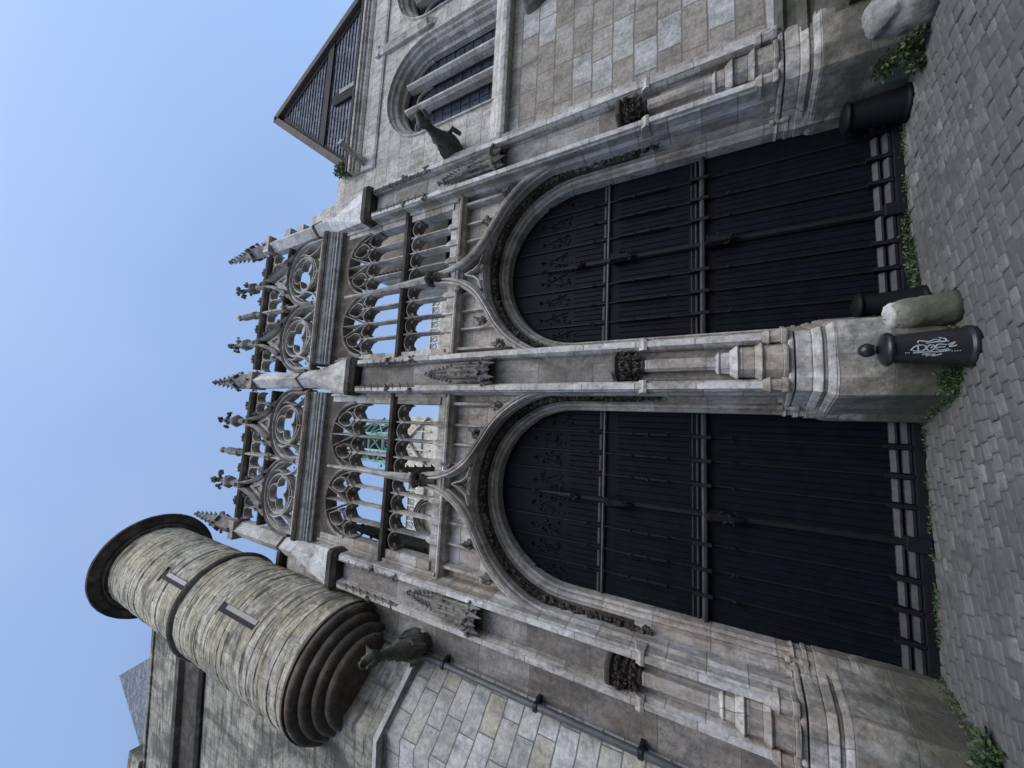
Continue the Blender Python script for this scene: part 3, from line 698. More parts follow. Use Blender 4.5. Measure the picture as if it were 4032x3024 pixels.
# ------------------------------------------------------------------ piers
def pier(x, hw, ped=True):
    t = bpy.data.objects.new('pier', None); C.objects.link(t); t.location = (x,7.0,0); t.empty_display_size=.2
    t.parent = gate; t.matrix_parent_inverse = Matrix.Translation(-WL[gate.name]); WL[t.name] = Vector((x,7.0,0))
    yf, yr, s = 6.70, 6.88, .17
    plan = [(x-hw-.04,7.42),(x-hw-.04,7.0),(x-hw,6.93),(x-hw,yf+.04),(x-hw+.04,yf),(x-hw+s-.02,yf),(x-hw+s+.01,yf+.05),(x-hw+s+.03,yr),
            (x+hw-s-.03,yr),(x+hw-s-.01,yf+.05),(x+hw-s+.02,yf),(x+hw-.04,yf),(x+hw,yf+.04),(x+hw,6.93),(x+hw+.04,7.0),(x+hw+.04,7.42)]
    MB().prism(plan, 1.6, 11.18).build('shaft', M_face, t)
    MB().box(x-hw+s+.035,x+hw-s-.035,yr-.02,yr+.05,2.3,11.1).build('niche_panel', M_panel, t, label='dark brown recessed panel of the niche')
    for sx in (-1,1):
        cx = x+sx*(hw-s*.5); MB().prism([(cx-s*.36,yf+.02),(cx-s*.30,yf-.035),(cx+s*.30,yf-.035),(cx+s*.36,yf+.02)],1.95,11.1).build('fillet_strip', M_wash, t, bevel=.008)
    # plinth
    pw = hw+.02
    lo = [(x-pw-.36,7.72),(x-pw-.05,6.62),(x-.30,6.52),(x+.27,6.52),(x+pw+.05,6.62),(x+pw+.36,7.72)]
    mid = [(x-pw-.33,7.7),(x-pw,6.68),(x-.28,6.58),(x+.26,6.58),(x+pw,6.68),(x+pw+.33,7.7)]
    up_ = [(x-pw-.28,7.66),(x-pw+.02,6.72),(x-.27,6.62),(x+.26,6.62),(x+pw-.02,6.72),(x+pw+.28,7.66)]
    rev = lambda q: q
    pl = MB(); pl.prism(lo, -.05, 1.12); pl.prism(lo, 1.12, 1.20, mid)
    pl.prism([((p[0]-x)*.955+x, p[1]+.035) for p in mid], 1.20, 1.25); pl.prism(mid, 1.25, 1.36, up_)
    pl.prism([((p[0]-x)*.985+x, p[1]+.01) for p in up_], 1.36, 1.55)
    pl.prism([((p[0]-x)*1.0+x, p[1]) for p in up_], 1.57, 1.64)
    pl.build('plinth', M_face, t, bevel=.018)
    # raised side panels of the plinth towards the doors
    # stepped pedestal of the niche column
    pd = MB()
    def octa(h, y0, y1): return [(x-h,y1),(x-h,y0+h*.5),(x-h*.55,y0),(x+h*.55,y0),(x+h,y0+h*.5),(x+h,y1)]
    yb = 6.9
    for (h0,y0,z0,h1,y1,z1) in ((.29,6.56,1.64,.29,6.56,1.70),(.26,6.60,1.70,.255,6.60,1.92),(.255,6.60,1.92,.29,6.56,1.96),(.29,6.56,1.96,.235,6.62,2.05),(.235,6.62,2.05,.235,6.62,2.24),
                                (.235,6.62,2.24,.265,6.58,2.27),(.265,6.58,2.27,.19,6.66,2.38),(.17,6.68,2.38,.165,6.68,2.50),(.165,6.68,2.50,.18,6.66,2.53),(.18,6.66,2.53,.12,6.72,2.58)):
        pd.prism(octa(h0,y0,yb), z0, z1, octa(h1,y1,yb))
    for sx in (-1,1):     # little feet of the flanking shafts
        cx = x+sx*(hw-.09)
        for (h0,z0,h1,z1) in ((.11,1.64,.11,1.72),(.085,1.72,.085,1.86),(.11,1.86,.08,1.95)):
            pd.prism([(cx-h0,6.9),(cx-h0,6.70-h0*.5),(cx,6.66-h0*.6),(cx+h0,6.70-h0*.5),(cx+h0,6.9)], z0, z1, [(cx-h1,6.9),(cx-h1,6.70-h1*.5),(cx,6.66-h1*.6),(cx+h1,6.70-h1*.5),(cx+h1,6.9)])
    pd.build('pedestal', M_face, t, bevel=.008)
    col = MB(); col.prism(octa(.105,6.70,6.9), 2.55, 3.66); col.build('column', M_mould, t)
    cp = MB(); cp.lathe(x,6.82,[(.13,3.64),(.155,3.68),(.13,3.72)],8,a0=pi/8)
    cap = cp.build('capital', M_crust, t, label='black crusted leaf capital of the niche')
    m = MB(); m.lathe(x,6.82,[(.13,3.70),(.16,3.85),(.21,4.02),(.24,4.08)],8,a0=pi/8)
    for ring,(z,rr) in enumerate(((3.80,.18),(3.92,.21),(4.02,.25))):
        for k in range(8):
            a = pi+pi*(k+.5*(ring%2))/7.5
            m.leafball((x+rr*cos(a),6.82+rr*sin(a),z), .075, 5, .4)
    m.build('leaf_carving', M_crust, cap)
    m = MB(); m.lathe(x,6.80,[(.23,4.08),(.30,4.12),(.30,4.17),(.26,4.21)],6,a0=0); m.build('abacus', M_crust, cap)
    m = MB()
    for sx in (-1,1):
        a,b = sorted((x+sx*(hw-s-.02), x+sx*(hw+.03)))
        m.prismX([(6.96,3.60),(6.66,3.60),(6.64,3.66),(6.69,3.74),(6.96,3.80)], a, b)
    m.build_split('shaft_ring', M_face, t, bevel=.01)
    # niche canopy
    cn = MB(); cn.lathe(x,6.80,[(.02,7.06),(.17,7.0),(.20,6.90),(.22,6.80),(.255,6.80),(.28,6.92),(.27,7.05)],8,a0=pi/8,cap=False)
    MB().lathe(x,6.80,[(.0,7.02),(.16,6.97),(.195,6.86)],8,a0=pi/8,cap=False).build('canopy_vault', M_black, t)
    for k in range(7):
        a = pi+pi*k/6; rr = .27
        cn.leafball((x+rr*cos(a),6.80+rr*sin(a),6.98), .12, 10, .45); cn.spike((x+rr*cos(a),6.80+rr*sin(a),6.92),(x+rr*1.12*cos(a),6.8+rr*1.1*sin(a),6.60+.1*(k%2)),.07)
    cn.build('niche_canopy', M_carve, t)
    m = MB(); m.lathe(x,6.80,[(.22,7.0),(.20,7.5),(.23,7.55),(.17,7.6),(.16,7.95)],6)
    for k in range(7):
        a = pi+pi*k/6
        m.lathe(x+.22*cos(a),6.82+.22*sin(a),[(.035,7.05),(.03,7.6),(.0,7.95)],4)
        m.leafball((x+.23*cos(a),6.82+.23*sin(a),7.35), .06, 4, .4)
        m.leafball((x+.19*cos(a),6.82+.19*sin(a),7.72), .055, 4, .4)
    m.lathe(x,6.84,[(.15,7.9),(.02,8.75)],6)
    for i in range(6):
        for k in range(5):
            a = pi+pi*k/4; q = .14*(1-i/6.5)+.02; z = 8.0+i*.12
            m.spike((x+q*cos(a),6.84+q*sin(a),z),(x+(q+.07)*cos(a),6.84+(q+.07)*sin(a),z+.05),.03,4)
    m.leafball((x,6.84,8.8),.07,6); m.build('canopy_spire', M_carve, t)
    # crocketed blind gablets near the head
    m = MB()
    for sx in (-1,1):
        for i in range(7):
            z = 9.15+i*.26; px = x+sx*(hw-s*.55)
            m.spike((px,yf,z),(px-sx*.16,yf-.06,z+.05),.05,5)
            if i in (0,3): m.leafball((px,yf-.02,z-.03), .12, 9, .4)
        m.prism([(x+sx*(hw-.14)-.035,yf),(x+sx*(hw-.14)-.0,yf-.07),(x+sx*(hw-.14)+.035,yf)],9.0,11.1)
    m.build_split('blind_gablet', M_carve, t, .12)
    # drip cap, weathering, diagonal upper shaft
    hd = hw+.02
    m = MB(); m.prism([(x-hd,7.1),(x-hd,6.72),(x-hd+.06,6.66),(x+hd-.06,6.66),(x+hd,6.72),(x+hd,7.1)], 11.16, 11.28, [(x-hd-.05,7.1),(x-hd-.05,6.64),(x-hd+.03,6.58),(x+hd-.03,6.58),(x+hd+.05,6.64),(x+hd+.05,7.1)])
    m.prism([(x-hd-.055,7.1),(x-hd-.055,6.63),(x-hd+.03,6.57),(x+hd-.03,6.57),(x+hd+.055,6.63),(x+hd+.055,7.1)], 11.28, 11.46)
    m.build('drip_cap', M_crust, t, bevel=.012, label='black drip moulding at the head of the pier')
    m = MB(); m.prism([(x-hd-.03,7.3),(x-hd-.03,6.66),(x,6.60),(x+hd+.03,6.66),(x+hd+.03,7.3)], 11.46, 13.3, [(x-.28,7.3),(x-.28,7.0),(x,6.74),(x+.28,7.0),(x+.28,7.3)])
    up2 = [(x-.28,7.3),(x-.28,7.0),(x,6.74),(x+.28,7.0),(x+.28,7.3)]
    m.prism(up2, 13.3, 14.05); m.prism([(x-.25,7.28),(x-.25,7.02),(x,6.80),(x+.25,7.02),(x+.25,7.28)], 14.05, 16.9)
    m.build('weathering', M_wash, t)
    m = MB(); m.prism([(x-.31,7.3),(x-.31,7.0),(x,6.70),(x+.31,7.0),(x+.31,7.3)], 13.98, 14.16, [(x-.27,7.3),(x-.27,7.02),(x,6.78),(x+.27,7.02),(x+.27,7.3)]); m.build('chevron_drip', M_crust, t)
    m = MB(); m.box(x-.3,x+.3,6.78,7.3,16.7,17.02)
    m.build('pinnacle_base', M_face, t, bevel=.02)
    pinnacle(x, 7.05, 16.95, 20.1, .27, t, M_carve, diag=True, shaft=.36)
pier(XL, .42); pier(XC, .45); pier(XR, .47)
bay(BL, -3.15, .45, XL+.42, XC-.45, -1)
bay(BR, 1.72, 5.25, XC+.45, XR-.47, 1)
# ------------------------------------------------------------------ doors
def door(xc, side):
    t = bpy.data.objects.new('double_door', None); C.objects.link(t); t.location = (xc,7.8,0); t.empty_display_size=.2
    t.parent = gate; t.matrix_parent_inverse = Matrix.Translation(-WL[gate.name]); WL[t.name] = Vector((xc,7.8,0))
    R = 1.80; offs = [.0,.50,.92,1.34,1.80]
    for s_ in (-1,1):
        pts = [(xc+s_*.012,.02),(xc+s_*R,.02),(xc+s_*R,5.2)] + [(xc+s_*R*cos(radians(a)),5.2+R*sin(radians(a))) for a in range(8,90,8)] + [(xc+s_*.012,5.2+R)]
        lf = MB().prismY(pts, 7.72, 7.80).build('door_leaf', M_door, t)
        # linenfold ribs
        m = MB()
        for a, b in zip(offs, offs[1:]):
            for k in range(1,4):
                x = xc+s_*(a+(b-a)*k/4)
                for (z0,z1) in ((.34,2.55),(3.05,4.35)): m.prism([(x-.03,7.73),(x,7.708),(x+.03,7.73)], z0, z1)
                zt = 5.2+sqrt(max(.01,R*R-(x-xc)**2))-.1
                m.prism([(x-.02,7.73),(x,7.705),(x+.02,7.73)], 4.72, min(5.35,zt))
        m.build_split('linenfold', M_door, lf, .13)
        m = MB()
        for a, b in zip(offs, offs[1:]):
            x0, x1 = sorted((xc+s_*(a+.05), xc+s_*(b-.05))); cx = (x0+x1)/2; h = (x1-x0)/2
            zt = 5.2+sqrt(max(0,R*R-(cx-xc)**2)); top = min(6.05, zt-.2)
            m.bar([(x0+.04,top-.5),(cx-h*.5,top-.36),(cx-h*.15,top-.16),(cx,top+.02)], .022, 7.69, 7.73); m.bar([(x1-.04,top-.5),(cx+h*.5,top-.36),(cx+h*.15,top-.16),(cx,top+.02)], .022, 7.69, 7.73)
            for k in range(16): m.leafball((cx+random.uniform(-h,h)*.75, 7.71, top-.3+random.uniform(-.3,.28)), .045, 4, .4)
            m.leafball((cx,7.68,top+.12), .06, 6)
        m.build_split('flamboyant_carving', M_dcarve, lf, .09)
        # muntins with small carved shafts
        for a in offs[1:4]:
            m = MB(); x = xc+s_*a
            zt = 5.2+sqrt(R*R-a*a)-.15
            m.prism([(x-.03,7.73),(x-.01,7.675),(x+.01,7.675),(x+.03,7.73)], .15, zt)
            for (z0,z1) in ((.12,.42),(2.68,2.98)): m.box(x-.03,x+.03,7.60,7.70,z0,z1)
            for z in (2.35,3.75,4.05,4.9): m.leafball((x,7.63,z), .05, 6, .4)
            m.lathe(x,7.65,[(.028,3.4),(.034,3.75),(.02,4.4)],6)
            m.build('muntin', M_dcarve, t)
        # rails, broken by the muntins
        ed = offs
        for a, b in zip(ed, ed[1:]):
            x0, x1 = sorted((xc+s_*(a+.05), xc+s_*(b-.045 if b < 1.7 else b)))
            m = MB(); m.prismX([(7.73,2.88),(7.70,2.88),(7.69,2.90),(7.73,2.925)], x0, x1); m.prismX([(7.73,2.97),(7.71,2.97),(7.705,2.985),(7.73,3.0)], x0+.01, x1-.01)
            m.build_split('rail_mould', M_rail, t, .0); m = MB()
            m.prismX([(7.73,4.645),(7.70,4.645),(7.69,4.67),(7.73,4.72)], x0+.01, x1-.01)
            m.prismX([(7.73,.13),(7.62,.13),(7.60,.17),(7.66,.215),(7.73,.225)], x0, x1); m.prismX([(7.73,.26),(7.66,.26),(7.65,.29),(7.70,.34),(7.73,.345)], x0, x1)
            m.build_split('panel_mould', M_rail, t, .0)
    m = MB(); m.prismX([(7.73,2.74),(7.65,2.74),(7.62,2.76),(7.61,2.80),(7.65,2.835),(7.73,2.84)], xc-R, xc+R); m.build('lower_rail', M_rail, t)
    zh = 1.76; m = MB(); m.prismX([(7.73,4.565),(7.68,4.565),(7.66,4.59),(7.67,4.62),(7.73,4.63)], xc-R, xc+R); m.build('upper_rail', M_rail, t)
    # meeting post with carved brackets
    m = MB(); m.prism([(xc-.06,7.73),(xc-.06,7.67),(xc-.03,7.63),(xc+.03,7.63),(xc+.06,7.67),(xc+.06,7.73)], .05, 5.5)
    m.lathe(xc,7.68,[(.07,5.25),(.02,6.05)],8)
    for i in range(6):
        for sx in (-1,1): m.spike((xc+sx*.07,7.62,5.3+i*.1),(xc+sx*.13,7.6,5.33+i*.1),.03)
    m.leafball((xc,7.6,6.1),.09,8); m.leafball((xc,7.6,5.2),.12,10)
    m.build('meeting_post', M_dcarve, t)
    for (z0,z1) in ((2.2,2.72),(4.02,4.5)):
        m = MB(); m.lathe(xc,7.58,[(.03,z0),(.08,z0+.15),(.11,z1-.1),(.13,z1)],6)
        for k in range(8): m.leafball((xc+random.uniform(-.09,.09),7.53,z0+.1+(z1-z0)*k/9), .06, 5, .4)
        m.build('post_bracket', M_dcarve, t)
    MB().box(xc-.10,xc+.10,7.55,7.7,.0,.26).build('post_foot', M_dcarve, t, bevel=.01)
    MB().prismX([(7.74,-.03),(7.60,-.03),(7.60,.10),(7.64,.12),(7.74,.12)], xc-R, xc+R).build('door_sill', M_dcarve, t)
    MB().box(xc-R-.1,xc+R+.1,7.81,8.3,0,7).build('dark_lining', M_black, t)
door(BL,-1); door(BR,1)
# stone bases of the jambs (panelled), one each side of every door
def jamb_base(x, sx):
    # sx = +1: the opening lies towards +x of the base
    m = MB()
    a = [(x,7.74),(x,7.52),(x-sx*.40,6.98),(x-sx*.46,7.1),(x-sx*.46,7.74)]
    if sx > 0: a = a[::-1]
    def scl(q): return [(p[0]+sx*q, p[1]-q*.6) for p in a]
    def ccw(p):
        s_ = sum(p[i][0]*p[(i+1)%len(p)][1]-p[(i+1)%len(p)][0]*p[i][1] for i in range(len(p))); return p if s_ > 0 else p[::-1]
    a = ccw(a)
    m.prism(ccw(scl(.07)), -.05, .86); m.prism(ccw(scl(.07)), .86, .95, ccw(scl(.045))); m.prism(ccw(scl(.045)), .95, 1.36)
    m.prism(ccw(scl(.02)), 1.36, 1.44); m.prism(ccw(scl(.035)), 1.44, 1.50); m.prism(ccw(scl(.0)), 1.50, 1.60); m.prism(ccw(scl(.03)), 1.60, 1.66, ccw(scl(.0)))
    for q in (.1,.22,.34):   # round feet of the jamb shafts
        px, py = x-sx*q, 7.52-.54*q/.4
        m.lathe(px-sx*.0, py-.02, [(.055,1.44),(.055,1.52),(.035,1.56),(.035,1.62),(.05,1.66),(.045,1.72)], 10)
    m.build('jamb_base', M_face, gate, bevel=.01)
for xc in (BL, BR):
    jamb_base(xc-1.77, 1); jamb_base(xc+1.77, -1)
# wall strip left of the left pier and right of the right pier
MB().box(-5.15, XL-.45, 7.0, 7.6, -.05, 11.6).build('side_wall', M_panel, gate)
MB().prismX([(7.6,11.6),(7.0,11.6),(7.0,13.6),(7.2,14.2),(7.6,14.2)], -5.2, XL-.1).build('side_wall', M_right_hi, gate)
MB().prismX([(7.6,14.2),(7.05,14.2),(6.98,14.25),(6.98,14.4),(7.6,14.5)], -5.0, XL-.25).build('side_coping', M_crust, gate)
# stepped masonry on the right of the right pier
m = MB(); m.box(XR+.2, 7.75, 7.02, 7.6, 11.4, 13.35); m.box(XR+.2, 6.85, 7.03, 7.6, 13.35, 14.1); m.box(XR+.22, 6.75, 7.05, 7.6, 14.1, 14.65); m.box(XR+.22, 6.36, 7.06, 7.48, 14.6, 16.0); m.box(XR+.22, 6.62, 7.05, 7.5, 15.1, 15.45); m.box(XR+.22,6.66,7.06,7.5,15.9,16.25)
m.build('stepped_masonry', M_right_hi, gate, bevel=.02)

# ------------------------------------------------------------------ right house
rh = thing('stone_house', 'stone house right of the gateway with arched mullioned windows and a slate hung gable', 'house', (10,7.5,0))
def window_opening(xc, zs, hw, rise):
    return [(xc-hw,zs)]+[(xc-hw*cos(radians(a)), zs+rise*sin(radians(a))) for a in range(6,180,6)]+[(xc+hw,zs)]
WX1, WX2, WZB, WZS, WHW, WRISE = 9.55, 13.35, 7.35, 9.75, 1.30, 1.25
m = MB(); m.box(6.55,17,7.0,7.9,1.5,6.95)
def holewall(m, xa, xb, xc, zb, zt, y0, y1, hw, rise, zs):
    m.box(xa, xc-hw, y0, y1, zb, zt); m.box(xc+hw, xb, y0, y1, zb, zt)
    pp = window_opening(xc,zs,hw,rise); n = len(pp); v = []
    for y in (y0,y1):
        for (x,z) in pp: v.append((x,y,z))
        for (x,z) in pp: v.append((x,y,zt))
    fs = [(b+i,b+i+1,b+n+i+1,b+n+i) for b in (0,2*n) for i in range(n-1)] + [(i,i+1,2*n+i+1,2*n+i) for i in range(n-1)]
    m.add(v, fs)
m2 = MB()
holewall(m2, 6.6, 11.45, WX1, 6.95, 11.62, 7.005, 7.9, WHW+.25, WRISE+.22, WZS)
holewall(m2, 11.451, 17, WX2, 6.95, 11.62, 7.005, 7.9, WHW+.25, WRISE+.22, WZS)
m.build('lower_wall', M_right, rh); m2.build('upper_wall', M_right_hi, rh)
for wx in (WX1, WX2):
    wn = MB(); path = list(reversed([(wx-WHW, WZB)]+window_opening(wx,WZS,WHW,WRISE)+[(wx+WHW,WZB)]))
    prof = [(-.28,7.0),(-.27,6.95),(-.23,6.95),(-.20,7.03),(-.15,7.06),(-.13,7.14),(-.06,7.17),(-.04,7.12),(0,7.16),(.02,7.30),(.09,7.34),(.10,7.48),(-.28,7.5)]
    wo = wn.sweep(path, prof).build('window', M_right_hi, rh)
    for mx in (-.41,.41):
        mm = MB(); x = wx+mx; mm.prism([(x-.03,7.13),(x+.03,7.13),(x+.085,7.22),(x+.095,7.40),(x+.05,7.46),(x-.05,7.46),(x-.095,7.40),(x-.085,7.22)], WZB, WZS+.9 )
        mm.prism([(x-.12,7.1),(x+.12,7.1),(x+.12,7.44),(x-.12,7.44)], WZB, WZB+.18, [(x-.09,7.16),(x+.09,7.16),(x+.09,7.44),(x-.09,7.44)])
        mm.build('mullion', M_right_hi, wo)
    for k in (-1,0,1):
        q = []
        gp = window_opening(wx+k*.82, 9.9, .36, .55)
        MB().prismY([(wx+k*.82-.37,WZB+.05)]+gp+[(wx+k*.82+.37,WZB+.05)], 7.50, 7.52).build('pane', M_glass, wo)
        ap = MB(); ap.bar(gp, .07, 7.40, 7.5); ap.build('light_head', M_right_hi, wo)
        mg = MB()
        for zz in [WZB+.2+i*.32 for i in range(9)]: mg.box(wx+k*.82-.36, wx+k*.82+.36, 7.485,7.505, zz, zz+.018)
        for xx in (-.12,.12): mg.box(wx+k*.82+xx-.008, wx+k*.82+xx+.008, 7.485,7.505, WZB+.1, 10.3)
        mg.build('glazing_bars', M_iron, wo)
    MB().prismY([(wx-WHW,WZB)]+window_opening(wx,WZS,WHW,WRISE)+[(wx+WHW,WZB)], 7.53, 7.6).build('backing', M_black, wo)
    MB().box(wx-WHW-.1,wx+WHW+.1,7.0,7.5,WZB-.3,WZB).build('inner_sill', M_right_hi, wo)
MB().prismX([(7.1,6.88),(6.80,6.88),(6.76,6.95),(6.76,7.05),(6.80,7.08),(7.0,7.42),(7.1,7.45)], 6.62, 17).build('sill_band', M_right_hi, rh)
# cornice: stone band, pale mouldings, dark gutter
MB().prismX([(7.5,11.56),(6.97,11.56),(6.94,11.62),(6.94,12.18),(7.5,12.18)], 7.55, 17).build('frieze', M_right_hi, rh)
MB().prismX([(7.5,12.18),(6.92,12.18),(6.86,12.26),(6.86,12.34),(6.80,12.36),(6.80,12.42),(6.74,12.44),(6.74,12.52),(7.5,12.52)], 7.55, 17).build('cornice', M_right_hi, rh)
MB().prismX([(7.6,12.525),(6.78,12.525),(6.74,12.58),(6.74,12.66),(7.6,12.70)], 7.6, 17).build('gutter', M_tdark, rh)
# stone shaft between the windows and spout
m = MB(); m.prism([(11.3,7.05),(11.3,6.9),(11.45,6.82),(11.6,6.9),(11.6,7.05)], 9.75, 11.75); m.prism([(11.4,7.05),(11.4,7.0),(11.5,7.0),(11.5,7.05)], 9.5, 9.75, [(11.28,7.05),(11.28,6.88),(11.62,6.88),(11.62,7.05)]); m.prism([(11.27,7.05),(11.27,6.85),(11.63,6.85),(11.63,7.05)], 11.75, 11.87)
m.build('wall_shaft', M_right_hi, rh)
MB().tube([(7.85,7.0,12.05),(7.92,6.5,12.1),(7.98,6.15,12.12)],[.15,.13,.12],4).build('spout', M_right_hi, rh)
# gable
gx, gz = 11.50, 17.75
gw = MB(); gw.prismY([(7.95,12.70),(14.4,12.70),(gx,gz-.1)], 7.13, 7.3)
zz_ = 12.70
while zz_ < gz-.35:
    q0 = (zz_-12.70)/(gz-.1-12.70); q1 = (zz_+.17-12.70)/(gz-.1-12.70)
    xa0, xb0 = 7.95+(gx-7.95)*q0, 14.4+(gx-14.4)*q0; xa1, xb1 = 7.95+(gx-7.95)*q1, 14.4+(gx-14.4)*q1
    gw.add([(xa0,7.085,zz_),(xb0,7.085,zz_),(xb1,7.127,zz_+.17),(xa1,7.127,zz_+.17),(xa0,7.13,zz_),(xb0,7.13,zz_)],[(0,1,2,3),(0,4,5,1)]); zz_ += .17
gw.build('gable_wall', M_slate, rh)
ap = (gx, gz); 
m = MB()
for (x0,z0) in ((7.72,12.62),(14.55,12.62)):
    m.sweep([(x0,z0),(gx,gz)], [(-.14,6.92),(.10,6.92),(.10,7.3),(-.14,7.3)] )
m.build('verge_board', M_timber, rh)
m = MB()
for (x0,z0,e) in ((7.95,12.72,-1),(14.32,12.72,1)):
    m.sweep([(x0,z0),(gx,gz-.35)], [(-.10,7.06),(.10,7.06),(.10,7.14),(-.10,7.14)])
m.box(9.22,13.45,7.03,7.14,14.42,14.72)
m.build('gable_beam', M_tdark, rh)
sl = MB(); sl.prismY([(10.62,12.72)]+[(10.84-.22*cos(radians(a)),13.95+.22*sin(radians(a))) for a in range(0,181,20)]+[(11.06,12.72)], 7.0, 7.115)
so_ = sl.build('slit_opening', M_black, rh, label='narrow dark round-headed opening in the slate gable')
m = MB(); m.prism([(10.93,7.1),(10.93,6.97),(11.07,6.97),(11.07,7.1)],12.72,13.75); m.build('opening_reveal', M_ledge, so_)
MB().add([(7.6,7.0,12.6),(gx,7.0,gz+.12),(14.75,7.0,12.6),(7.6,14,12.6),(gx,14,gz+.12),(14.75,14,12.6)], [(0,1,4,3),(1,2,5,4)]).build('roof', M_slate, rh)
# right pier side strip and wall base
MB().prism([(6.45,7.2),(6.45,6.78),(6.75,6.78),(6.85,7.0),(6.85,7.2)], 1.55, 9.0).build('side_strip', M_right_hi, rh)
m = MB()
m.prismX([(7.2,-.05),(6.50,-.05),(6.52,.95),(6.58,1.16),(6.63,1.16),(6.63,1.22),(6.57,1.27),(6.60,1.34),(6.72,1.38),(6.72,1.50),(6.66,1.56),(6.70,1.62),(7.2,1.66)], 6.3, 17)
ba = m.build('plinth', M_moss, rh, label='mossy moulded plinth')
MB().box(6.33,6.8,6.44,6.7,.55,.80).build('vent_hole', M_black, ba)
m = MB(); m.lathe(10.2,6.98,[(.05,5.95),(.16,6.05),(.27,6.25),(.30,6.42),(.30,6.5)],12,jit=.05); m.build('corbel', M_carve, rh)

# ------------------------------------------------------------------ left house with corner turret
lh = thing('corner_house', 'weathered stone house left of the gateway with a corbelled round corner turret', 'house', (-8.5,7.5,0))
def hplan(o):
    q = o*.7
    return [(-14.5,9.5),(-14.5,6.29-o),(-6.12-o*.4,5.82-o),(-4.98+q*.2,6.92-q*1.2),(-4.98,9.5)]
MB().prism(hplan(-.14), -.05, 8.36).build('lower_wall', M_white, lh)
MB().prism(hplan(.0), 8.47, 15.35).build('upper_wall', M_left, lh)
MB().prism(hplan(.05), 8.34, 8.47, hplan(.02)).build('ledge', M_ledge, lh)
hb = [(-14.5,9.5),(-14.5,6.29),(-7.0,5.86),(-7.0,9.5)]
def hbp(o): return [(-14.5,9.5),(-14.5,6.29-o),(-7.0,5.86-o),(-7.0,9.5)]
MB().prism(hbp(0), 15.35, 18.82).build('upper_wall', M_left, lh)
m = MB(); m.prism(hbp(.06),15.30,15.40,hbp(.12)); m.prism(hbp(.12),15.40,15.55); m.prism(hbp(.04),15.55,16.45); m.prism(hbp(.04),16.45,16.55,hbp(.16)); m.prism(hbp(.16),16.55,16.78); m.prism(hbp(.16),16.78,16.92,hbp(.0))
m.build('string_course', M_crust, lh, label='dark double string course')
MB().prism(hbp(.05), 18.82, 19.0).build('coping', M_left, lh, bevel=.03)
MB().add([(-7.9,6.5,18.9),(-12.6,6.5,18.9),(-14.4,9.2,18.9),(-7.9,9.2,18.9),(-12.1,7.55,26.6)], [(1,0,4),(2,1,4),(3,2,4),(0,3,4)]).build('roof', M_slate, lh)
MB().box(-11.75,-11.25,5.95,6.6,18.9,19.75).build('parapet_block', M_left, lh, bevel=.02)
# dark niche opening far left
# turret
tt = MB(); rt = random.Random(3)
def courses(R, z0, z1):
    pr = []; z = z0; k = 0
    while z < z1-.02:
        h = .27*rt.choice((1,1,.8,1.15)); h = min(h, z1-z); o_ = rt.uniform(-.016,.012)
        pr += [(R-.016,z),(R+o_,z+.016),(R+o_*.6+rt.uniform(-.005,.005),z+h*.5),(R+o_,z+h-.012)]; z += h
    pr.append((R-.02,z1)); return pr
def rough_drum(R, z0, z1):
    n0 = len(tt.v); tt.lathe(TX,TY,courses(R,z0,z1),72,jit=.006)
rough_drum(TR, 10.2, 15.4); rough_drum(TR-.03, 15.6, 20.9)
tu = tt.build('turret', M_turret, lh, smooth=False)

m = MB(); m.lathe(TX,TY,[(TR,15.36),(TR+.06,15.42),(TR+.10,15.50),(TR+.08,15.58),(TR-.03,15.66)],64,cap=False); m.build('band', M_crust, tu, smooth=True, label='dark roll moulding round the turret')
m = MB(); m.lathe(TX,TY,[(TR-.03,20.62),(TR+.06,20.66),(TR+.08,20.74),(TR+.16,20.76),(TR+.30,20.84),(TR+.41,20.88),(TR+.43,20.97),(TR+.40,21.0),(TR-.2,21.06)],64,jit=.002); m.build('turret_cornice', M_crust, tu, smooth=False, label='dark projecting turret cornice')
m = MB(); prof = []
zz = 9.40; rr = .82
for k in range(4):
    for a in range(-80,81,20): prof.append((rr+.085*cos(radians(a))+.02*a/80, zz+.095+.095*sin(radians(a))))
    rr += .155; zz += .205
prof = [(.3,9.34)]+prof+[(TR+.03,10.2),(TR+.03,10.26),(TR-.02,10.30)]
m.lathe(TX,TY,prof,64); cb = m.build('corbel', M_corbel, tu, label='corbelled ring mouldings under the turret')
def slit(z0,z1,az):
    a = radians(az); n_ = Vector((sin(a),-cos(a),0))     # outward
    t_ = Vector((cos(a),sin(a),0)); c0 = Vector((TX,TY,0))+n_*(TR+.012)
    def q(u,o): return c0+t_*u+n_*o
    m = MB(); A=[q(-.10,0),q(.10,0),q(.10,-.3),q(-.10,-.3)]
    m.prism([(p.x,p.y) for p in A], z0, z1)
    sw = m.build('slit_window', M_black, tu)
    m = MB(); B=[q(.0,.006),q(.10,.006),q(.10,-.2),q(.0,-.2)]; m.prism([(p.x,p.y) for p in B], z0, z1-.25); m.build('slit_reveal', M_zinc, sw)
    m = MB(); B=[q(-.2,.012),q(.2,.012),q(.2,-.2),q(-.2,-.2)]; m.prism([(p.x,p.y) for p in B], z1, z1+.16); m.build('lintel', M_turret, sw)
slit(12.0,13.65,38); slit(15.72,17.2,37)
